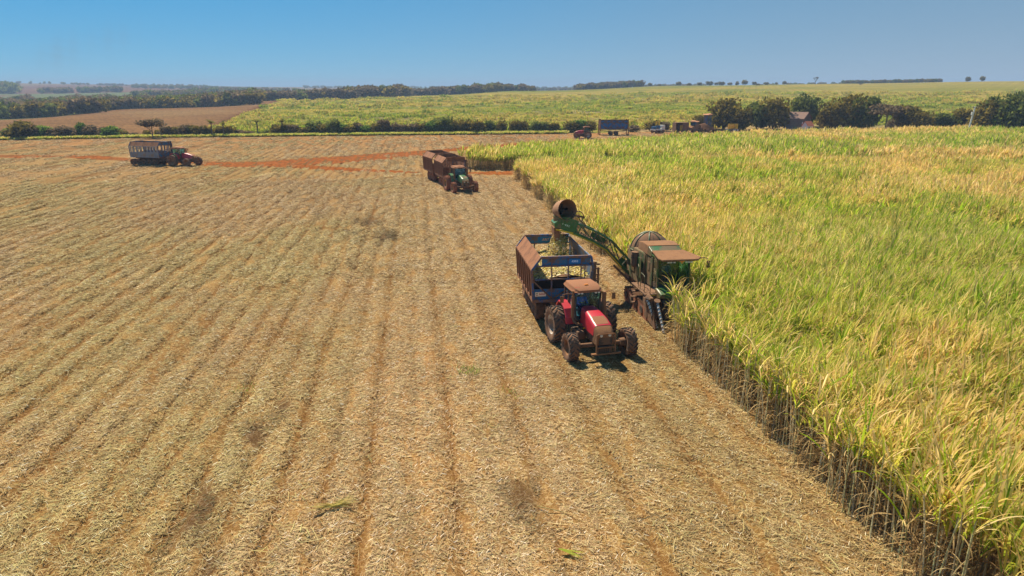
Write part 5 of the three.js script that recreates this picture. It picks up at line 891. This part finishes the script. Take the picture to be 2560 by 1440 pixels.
// ---------------------------------------------------------------- trees
const foliage = new THREE.MeshPhysicalMaterial({ name: 'foliage', vertexColors: true, roughness: 1, side: THREE.DoubleSide, transmission: 0.45, thickness: 0, specularIntensity: 0.03 });
const bark = dusty('bark', [0.12, 0.085, 0.06], [0.2, 0.15, 0.11], 0.5, 426, { rough: 1 });
const LEAF = { dark: [[0.201, 0.156, 0.0317], [0.165, 0.132, 0.0268], [0.244, 0.189, 0.0366]], mid: [[0.14, 0.165, 0.0342], [0.116, 0.14, 0.0305], [0.183, 0.201, 0.0439]], bright: [[0.134, 0.22, 0.0366], [0.11, 0.183, 0.0317], [0.183, 0.256, 0.0488]], dry: [[0.207, 0.152, 0.0854], [0.171, 0.128, 0.0732], [0.244, 0.177, 0.0976]] };
function crownGeo(tones, lobes, quads, leaf, flat) {   // unit crown: about 1 high (y 0.22 .. 1), 0.5 radius
  const B = new Blades();
  for (let l = 0; l < lobes; l++) {
    const a = rnd() * 6.283, q = Math.sqrt(rnd()), t = rnd(), cy = flat ? rr(0.66, 0.86) : lerp(0.34, 0.84, t), rad = (flat ? 0.42 : 0.40 * Math.sqrt(Math.max(0.12, 1 - ((cy - 0.5) / 0.52) ** 2))) * q, cx = Math.cos(a) * rad, cz = Math.sin(a) * rad, lr = rr(0.10, 0.19), ly = lr * (flat ? 0.4 : rr(0.65, 0.95));
    const lobeTone = pick(tones), lk = rr(0.8, 1.25);
    for (let k = 0; k < quads; k++) {
      const u = rr(-1, 1), f = rnd() * 6.283, s = Math.sqrt(1 - u * u), d = Math.cbrt(rr(0.25, 1)), n = V(Math.cos(f) * s, u, Math.sin(f) * s), p = V(cx + n.x * lr * d, cy + n.y * ly * d, cz + n.z * lr * d);
      const dir = n.clone().add(V(rr(-0.8, 0.8), rr(-0.9, 0.5), rr(-0.8, 0.8))).normalize(), side = dir.clone().cross(V(rr(-1, 1), rr(-1, 1), rr(-1, 1))).normalize(), L = leaf * rr(0.6, 1.3), c = jit(lobeTone, 0.25).map((v) => v * lk);
      B.ribbon([p, p.clone().addScaledVector(dir, L * 0.55), p.clone().addScaledVector(dir, L)], [L * 0.35, L * 0.7, L * 0.15], side, c, jit(c, 0.2));
    }
  }
  return B.geometry();
}
function trunkGeo(limbs, top) { const g = [new THREE.CylinderGeometry(0.012, 0.03, top, 7).translate(0, top / 2, 0)]; for (let k = 0; k < limbs; k++) { const a = k / limbs * 6.283 + rr(-0.4, 0.4), y = top * rr(0.5, 0.95), L = rr(0.2, 0.34); g.push(rod([0, y, 0], [Math.cos(a) * L, Math.min(0.86, y + rr(0.12, 0.3)), Math.sin(a) * L], 0.009, 5)); } return merged(g); }
seed(77);
const KINDS = {
  broad: ['dark', 'mid'].flatMap((t) => [0, 1].map(() => [crownGeo(LEAF[t], 46, 60, 0.075), trunkGeo(6, 0.55)])),
  bush: ['mid', 'dark', 'bright', 'dry'].flatMap((t) => [0, 1].map(() => [crownGeo(LEAF[t], 26, 44, 0.11), trunkGeo(5, 0.5)])),
  umbrella: [[crownGeo(LEAF.dry, 26, 46, 0.08, true), trunkGeo(7, 0.66)]],
};
const usedLabels = new Map();
function tree(kind, v, name, label, px, R, h, w, group) {
  const [x, z] = polar(px, R), [c, tr] = KINDS[kind][v % KINDS[kind].length], t = thing(name, label, name.includes('shrub') ? 'shrub' : 'tree', [x, farH(x, z) - 0.1, z], rnd() * 6.283, group);
  const cr = new THREE.Mesh(c, foliage); cr.name = 'crown'; cr.scale.set(w, kind === 'umbrella' ? h : h * 1.16, w); cr.position.y = kind === 'umbrella' ? 0 : -0.16 * h; const tk = new THREE.Mesh(tr, bark); tk.name = 'trunk'; tk.scale.set(h, h, h); t.add(cr, tk); return t;
}
// hedge row at the foot of the hill: [px, height m, width m, variant]
const HEDGE = [[4, 4.2, 6, 1], [32, 6.4, 9, 2], [62, 4.0, 5, 6], [90, 4.6, 6, 4], [114, 3.6, 5, 6], [138, 4.2, 5, 7], [160, 3.6, 4.5, 6], [185, 5.0, 3.8, 5], [206, 4.4, 5, 6], [236, 3.4, 5, 7], [260, 4.2, 6, 4], [286, 2.6, 4, 3], [316, 1.7, 3, 6], [352, 2.6, 2.6, 2], [380, 2.6, 2.6, 3], [402, 3.8, 5, 6], [424, 3.9, 5, 2], [446, 4.1, 5.4, 7], [466, 3.8, 4, 1], [486, 4.3, 6, 2], [508, 3.6, 4, 3], [534, 3.8, 3.6, 2], [560, 4.0, 5, 3], [584, 2.4, 4, 6], [608, 2.0, 4, 7], [656, 2.2, 4, 0], [686, 4.4, 5.4, 2], [704, 4.4, 4.4, 3], [724, 4.0, 5, 6], [748, 3.4, 5, 2], [776, 5.2, 6, 1], [800, 4.2, 4.6, 3], [826, 5.6, 5, 0], [848, 4.4, 6, 4], [868, 4.2, 5, 2], [890, 4.2, 4, 7], [908, 3.6, 5, 4], [934, 4.4, 4, 2], [952, 5.4, 5, 6], [976, 4.0, 5, 7], [1000, 3.6, 5, 6], [1024, 3.8, 5, 7], [1048, 4.4, 5, 2], [1072, 4.8, 5.6, 4], [1096, 5.8, 6, 0], [1116, 6.3, 6.4, 1], [1140, 5.2, 5, 3], [1160, 5.6, 5, 2], [1190, 5.0, 6, 3], [1222, 4.8, 5.4, 1], [1254, 5.0, 4, 2], [1284, 4.8, 3.4, 3], [1304, 5.0, 4.4, 2], [1338, 4.2, 3.6, 0], [1362, 4.2, 6, 1], [1386, 4.0, 4.6, 3], [1430, 4.4, 5.4, 2], [1458, 4.9, 5.6, 4], [1478, 4.6, 4, 3], [1590, 2.6, 4, 6], [1640, 4.4, 6.4, 3], [1664, 3.6, 5, 7]];
const ORD = (n) => { const u = ['zeroth', 'first', 'second', 'third', 'fourth', 'fifth', 'sixth', 'seventh', 'eighth', 'ninth', 'tenth', 'eleventh', 'twelfth', 'thirteenth', 'fourteenth', 'fifteenth', 'sixteenth', 'seventeenth', 'eighteenth', 'nineteenth'], d = ['', '', 'twentieth', 'thirtieth', 'fortieth', 'fiftieth', 'sixtieth'], c = ['', '', 'twenty', 'thirty', 'forty', 'fifty', 'sixty']; return n < 20 ? u[n] : n % 10 ? c[Math.floor(n / 10)] + '-' + u[n % 10] : d[n / 10]; };
const TONE = ['mid green', 'leafy green', 'dark green', 'deep green', 'bright green', 'fresh green', 'dry brownish', 'bare brownish'], W1 = ['low', 'stocky', 'tall'];
HEDGE.forEach(([px, h, w, v], i) => { const a = azOf(px), R = (208.5 + rr(-1.2, 1.6)) / Math.cos(a); tree('bush', v, 'hedge_tree', `${W1[h < 3.5 ? 0 : h < 4.8 ? 1 : 2]} ${TONE[v]} tree, ${ORD(i + 1)} from the left in the hedge row`, px, R, h * 0.84, w * 0.9, 'trees of the hedge row at the foot of the hill'); });
tree('umbrella', 0, 'umbrella_tree', 'flat-topped dry tree standing above the hedge row at left', 365, 214, 5.6, 7.2);
// farmyard trees
const FARM = [[1762, 226, 5.2, 7, 0], [1815, 232, 9.9, 11.5, 1], [1856, 230, 7.6, 9, 0], [1900, 236, 8.6, 10, 2], [1942, 236, 10.0, 11, 1], [2020, 250, 10.6, 10.5, 3], [2088, 238, 9.0, 9.5, 0], [2128, 240, 10.9, 12.5, 1], [2170, 238, 10.6, 9.5, 2], [2276, 240, 8.4, 9.5, 0], [2316, 236, 6.4, 8, 1], [2380, 240, 5.8, 8.5, 2], [2436, 242, 7.4, 9.5, 0], [2486, 236, 9.6, 11.5, 1], [2532, 236, 11.6, 12, 3], [2580, 234, 11.4, 12, 2], [2640, 236, 10.0, 12, 0]];
const FARML = ['low dark tree beside the parked machines', 'round-topped dark tree behind the parked machines', 'dark tree behind the yellow stakes', 'dark tree left of the shed, next but one', 'tall dark tree just left of the shed', 'round dark tree rising behind the shed roof', 'dark tree just right of the small white house', 'largest broad dark tree right of the white house', 'dark tree at the right end of the broad clump', 'rounded dark tree right of the flat-topped tree', 'low dark tree at the gap in the farm trees', 'low brownish tree left of the utility pole', 'dark tree beside the utility pole', 'dark tree right of the utility pole', 'tallest dark tree near the right edge', 'dark tree at the right edge of the view', 'dark tree beyond the right edge'];
FARM.forEach(([px, R, h, w, v], i) => tree('broad', v, 'farm_tree', FARML[i], px, R, h, w * 0.95, 'dark farmyard trees'));
tree('umbrella', 0, 'umbrella_tree', 'spreading flat-topped tree right of the largest dark tree', 2228, 236, 8.6, 10.5);
tree('bush', 6, 'farm_shrub', 'thin pale green sapling in the gap of the farm trees', 2240, 222, 4.6, 2.2);
// trees on the ridge
const RIDGE = [[1625, 905, 6, 7], [1648, 905, 4, 6], [1696, 915, 7, 9], [1722, 925, 5, 8], [1748, 930, 6, 8], [1772, 930, 8, 11], [1790, 900, 5, 6], [1802, 930, 7, 10], [1824, 935, 5, 8], [1842, 935, 7, 6], [1860, 932, 9, 9], [1884, 940, 6, 7], [1894, 870, 3.4, 6], [1914, 940, 5, 7], [1940, 945, 4, 4], [1960, 945, 6, 7], [2150, 900, 2.4, 5], [2416, 1010, 8.5, 7], [2452, 1015, 8.5, 7.5], [1266, 812, 11, 10], [1330, 830, 8, 9], [1206, 790, 8, 8], [1448, 885, 6, 9], [1598, 898, 10, 10]];
RIDGE.sort((a, b) => a[0] - b[0]).forEach(([px, R, h, w], i) => tree('bush', i % 2 ? 3 : 2, 'ridge_tree', `small dark tree on the hill skyline, ${ORD(i + 1)} from the left`, px, R, h * 0.76, w * 0.85, 'trees on the hill skyline'));
{ // leafless tree on the ridge
  const [x, z] = polar(2036, 915), t = thing('bare_tree', 'leafless grey tree standing alone on the right-hand ridge', 'tree', [x, farH(x, z) - 0.2, z], 0.4); seed(91);
  const tr = [], grow = (p, d, L, r, n) => { const q = p.clone().addScaledVector(d, L); tr.push([p, q, r]); if (n) for (let k = 0; k < 3; k++) grow(q, d.clone().add(V(rr(-0.75, 0.75), rr(-0.1, 0.4), rr(-0.75, 0.75))).normalize(), L * rr(0.6, 0.8), r * 0.62, n - 1); };
  grow(V(0, 0, 0), V(0.08, 1, 0).normalize(), 3.4, 0.34, 4);
  const m = dusty('grey bark', [0.17, 0.14, 0.125], [0.24, 0.2, 0.17], 0.5, 431, { rough: 1 });
  piece(t, 'trunk', [rod(tr[0][0].toArray(), tr[0][1].toArray(), 0.34)], m); const cr = new THREE.Group(); piece(t, 'crown', tr.slice(1).map(([a, b, r]) => rod(a.toArray(), b.toArray(), Math.max(0.15, r), 4)), m); void cr;
}
function palm(px, R, h, label) {
  const [x, z] = polar(px, R), t = thing('palm_tree', label, 'palm', [x, farH(x, z), z], rnd() * 6), B = new Blades(), m = new THREE.Mesh(merged([pipe([[0, 0, 0], [0.15, h * 0.5, 0], [0.1, h * 0.8, 0]], 0.16, 8)]), bark); m.name = 'trunk'; t.add(m);
  for (let k = 0; k < 18; k++) leafArc(B, V(0.1, h * 0.8, 0), k / 18 * 6.283 + rr(-0.2, 0.2), rr(0.2, 1.2), rr(1.3, 1.9), 0.42, rr(1.2, 2.4), 5, jit(pick(LEAF.dark), 0.2), jit(pick(LEAF.mid), 0.2));
  const c = new THREE.Mesh(B.geometry(), foliage); c.name = 'crown'; t.add(c);
}
seed(93);
palm(633, 214, 4.6, 'slender palm standing alone in a gap of the hedge row'); palm(548, 213, 4.2, 'short palm at the edge of a hedge thicket'); palm(698, 213, 4.8, 'palm rising among the dark hedge trees'); palm(516, 214, 4.6, 'palm beside the flat bushes in the hedge row');
// woods too far to count
{
  seed(95);
  const g = [crownGeo(LEAF.dark, 14, 22, 0.17), crownGeo(LEAF.dry, 14, 22, 0.17), crownGeo(LEAF.mid, 14, 22, 0.17)], P = [];
  const wood = (px0, px1, R0, R1, n, h0, h1, dry) => { for (let k = 0; k < n; k++) { const px = rr(px0, px1), R = rr(R0, R1) + (fbm(px / 60, 3, 7, 2) - 0.5) * 40, [x, z] = polar(px, R), h = rr(h0, h1), w = h * rr(0.8, 1.25); P.push([rnd() < dry ? 1 : rnd() < 0.5 ? 0 : 2, M4(x, farH(x, z) - h * 0.12, z, rnd() * 6.283, w, h, w), col(1, 1, 1).multiplyScalar(rr(0.8, 1.25))]); } };
  wood(-420, 250, 440, 580, 420, 7, 10.5, 0.3); wood(250, 640, 520, 700, 360, 8, 12, 0.3); wood(-420, 640, 600, 900, 420, 9, 13, 0.3); wood(600, 1010, 640, 860, 420, 9, 12.5, 0.6); wood(960, 1250, 770, 980, 260, 9, 12.5, 0.6); wood(1230, 1335, 820, 860, 40, 7, 10, 0.5);
  wood(1435, 1602, 890, 930, 90, 7, 10, 0.5); wood(2105, 2350, 1040, 1090, 170, 4, 5.5, 0.3); wood(1880, 2140, 1400, 1500, 40, 6, 8, 0.3); wood(1330, 1760, 1500, 1700, 160, 7, 10, 0.3);
  wood(-200, 42, 1500, 1750, 140, 14, 22, 0.1); wood(330, 700, 1900, 2060, 150, 7, 10, 0.2); wood(470, 760, 1300, 1400, 90, 10, 14, 0.3); wood(100, 300, 1500, 1560, 50, 9, 14, 0.3); wood(200, 520, 2500, 2620, 60, 5, 10, 0.2); wood(760, 1200, 2600, 2750, 120, 6, 11, 0.2); wood(1200, 1500, 2500, 2600, 90, 6, 10, 0.2); wood(-300, 200, 2500, 2700, 50, 5, 10, 0.2); wood(330, 520, 1080, 1180, 80, 9, 13, 0.2);
  scatter('far_woods', g, foliage, P, 'dark hazy belts of woodland in the valley and on far ridges', 'woods');
  // clumpy cane on the hillside and the green verge along the hedge
  const C = []; seed(97);
  for (let k = 0; k < 5200; k++) { const px = rr(420, 2800), R = 226 + 380 * Math.pow(rnd(), 2.6), [x, z] = polar(px, R); if (ploughSide(x, z) < 300 || R > crestR(x, z) || z > -216 || (x > 100 && R < 262)) continue; const gq = clamp(0.55 + (fbm(x / 90, z / 38, 101, 4) - 0.5) * 3 + (fbm(x / 26, z / 12, 107, 4) - 0.5) * 2.2), lv = clamp(Math.round(gq * 2.4 + 0.2), 0, 3), t = rr(0.62, 0.86), s = rr(0.9, 1.5) * (R > 420 ? 1.3 : 1); C.push([lv * 2 + (rnd() < 0.5 ? 0 : 1), M4(x, farH(x, z) - 1.45, z, rnd() * 6.283, s, s * rr(0.5, 0.68), s), col(t * 0.95, t, t * 0.62)]); }
  scatter('hillside_cane', caneFar, leafMat, C, 'young cane covering the hillside beyond the hedge', 'sugarcane');
  const Vg = []; for (let k = 0; k < 2600; k++) { const x = rr(-150, 44), z = rr(-207.5, -203.6), s = rr(0.3, 0.55); Vg.push([4 + Math.floor(rnd() * 4), M4(x, farH(x, z) - 0.2, z, rnd() * 6.283, s * 1.6, s * 0.62, s * 1.2), col(1, 1, 1).multiplyScalar(rr(0.8, 1.1))]); }
  scatter('verge_grass', caneFar, leafMat, Vg, 'green grass verge along the far edge of the field', 'grass');
}
// ---------------------------------------------------------------- cane stalks one can pick out along the cut edge
{
  seed(111);
  const stalkMat = new THREE.MeshPhysicalMaterial({ name: 'cane stalk', specularIntensity: 0.3, vertexColors: true, roughness: 0.6 });
  const protos = [];
  for (let k = 0; k < 10; k++) {
    const S = new Blades(), L = new Blades(), D = new Blades(), H = rr(2.1, 2.9), lean = rr(-0.06, 0.16), la = rr(-1.5, 1.5), P = (h) => V(Math.cos(la) * lean * h * (0.5 + 0.2 * h), h, Math.sin(la) * lean * h * (0.5 + 0.2 * h)), base = pick(CULM), n = 9;
    for (let q = 0; q < n; q++) { const c = jit(base, 0.3); S.rod(P(H * q / n), P(H * (q + 0.94) / n), 0.02, 0.019, c, jit(c, 0.2), 6); S.rod(P(H * (q + 0.94) / n), P(H * (q + 1) / n), 0.023, 0.023, jit([0.34, 0.28, 0.16], 0.2), jit([0.3, 0.25, 0.15], 0.2), 6); }
    const g = rr(0.1, 0.8);
    for (let q = 0; q < 6; q++) { const c = leafTone(g); leafArc(L, P(H * lerp(0.86, 1, q / 8)), rr(0, 6.28), lerp(0.9, 1.5, q / 8), rr(0.8, 1.4), rr(0.035, 0.06), rr(0.5, 1.9), 6, c, jit(c, 0.15)); }
    for (let q = 0; q < 5; q++) { const c = jit(pick(THATCH), 0.2); leafArc(D, P(H * rr(0.35, 0.85)), rr(0, 6.28), rr(-0.6, 0.8), rr(0.5, 1.1), rr(0.02, 0.04), rr(1.4, 3), 5, c, jit(c, 0.2)); }
    protos.push([S.geometry(), L.geometry(), D.geometry()]);
  }
  let z = -12.5, i = 0;
  while (z > -100) {
    z -= rr(0.07, 0.3) * (z < -40 ? 5 : 1); const cut = z < -33.0;
    const x = (cut ? 14.6 : EDGE_X - 0.16) + rr(-0.25, 0.28); if (cut && z > -43.5) continue;
    const t = thing('cane_stalk', cut ? 'pale cane stalk standing at the cut edge beyond the harvester' : 'pale cane stalk standing at the cut edge nearer than the harvester', 'cane stalk', [x, farH(x, z) - 0.01, z], rnd() * 6.283, cut ? 'edge stalks beyond the harvester' : 'edge stalks nearer than the harvester'), [s, l, d] = protos[i++ % 10];
    for (const [g, n, m] of [[s, 'stalk', stalkMat], [l, 'leaf_crown', leafMat], [d, 'dry_leaves', leafMat]]) { const q = new THREE.Mesh(g, m); q.name = n; t.add(q); }
    t.scale.setScalar(rr(0.88, 1.12));
  }
  // loose things lying on the straw
  const lie = (name, label, category, x, zz, build) => { const B = new Blades(); build(B); const m = new THREE.Mesh(B.geometry(), leafMat); m.name = numbered(name); m.position.set(x, fieldY(x, zz) + 0.03, zz); tag(m, label, category); scene.add(m); return m; };
  lie('fallen_leaf', 'split green cane leaf lying on the straw at bottom right', 'leaf', 4.0, -16.5, (B) => { for (const a of [0.55, 0.68, 0.85]) leafArc(B, V(-0.35, 0.03, -0.18), a, 0.1, rr(0.75, 0.95), 0.06, 0.25, 5, [0.34, 0.42, 0.05], [0.45, 0.5, 0.08]); });
  lie('leaf_sheaf', 'small sheaf of yellowed cane tops lying on the straw', 'leaves', -3.1, -19.7, (B) => { for (let k = 0; k < 22; k++) leafArc(B, V(rr(-0.1, 0.1), rr(0.03, 0.12), rr(-0.12, 0.12)), rr(2.7, 3.3) + (rnd() < 0.3 ? 3.1 : 0), rr(0, 0.25), rr(0.4, 0.95), 0.05, rr(0.1, 0.6), 4, jit([0.52, 0.46, 0.14], 0.25), jit([0.6, 0.5, 0.22], 0.2)); });
  for (const [x, zz, n, lab] of [[2.0, -30.2, 60, 'tuft of green weeds in the straw before the tractor'], [3.6, -27.5, 26, 'thin green weeds in the straw nearer than the tractor'], [-8.2, -29.5, 24, 'sparse green weeds among the left rows']]) { const m = lie('weed_tuft', lab, 'weeds', x, zz, (B) => { for (let k = 0; k < n; k++) leafArc(B, V(rr(-0.5, 0.5), 0, rr(-0.45, 0.45)), rnd() * 6.283, rr(0.4, 1.3), rr(0.2, 0.5), 0.025, rr(0.5, 1.6), 4, jit([0.16, 0.27, 0.04], 0.3), jit([0.3, 0.36, 0.08], 0.3)); }); void m; }
  for (const [x, zz, a, l, lab] of [[12.7, -21.8, 0.7, 1.6, 'long fallen cane stalk lying at the foot of the cut edge'], [7.6, -21.0, 0.5, 1.1, 'dry leaf stalk lying on the straw by the cane'], [3.4, -18.9, 0.55, 0.9, 'curved pale cane leaf on the dark straw patch'], [12.4, -27.0, -0.4, 0.9, 'short broken stalk lying near the cane edge'], [6.0, -23.5, 0.2, 0.8, 'straight pale stem lying in the open straw']]) { const m = lie('fallen_stalk', lab, 'stalk', x, zz, (B) => { const d = V(Math.cos(a), 0.02, Math.sin(a)); B.rod(V(0, 0.03, 0), d.clone().multiplyScalar(l).add(V(0, 0.04, 0)), 0.02, 0.014, [0.6, 0.48, 0.22], [0.5, 0.42, 0.2], 6); leafArc(B, d.clone().multiplyScalar(l * 0.9).add(V(0, 0.04, 0)), a + 0.2, 0.15, 0.6, 0.04, 0.4, 4, [0.6, 0.46, 0.2], [0.66, 0.5, 0.24]); }); void m; }
}
scene.traverse((o) => { if (o.isMesh) { o.castShadow = true; o.receiveShadow = true; } });
renderer.render(scene, camera);
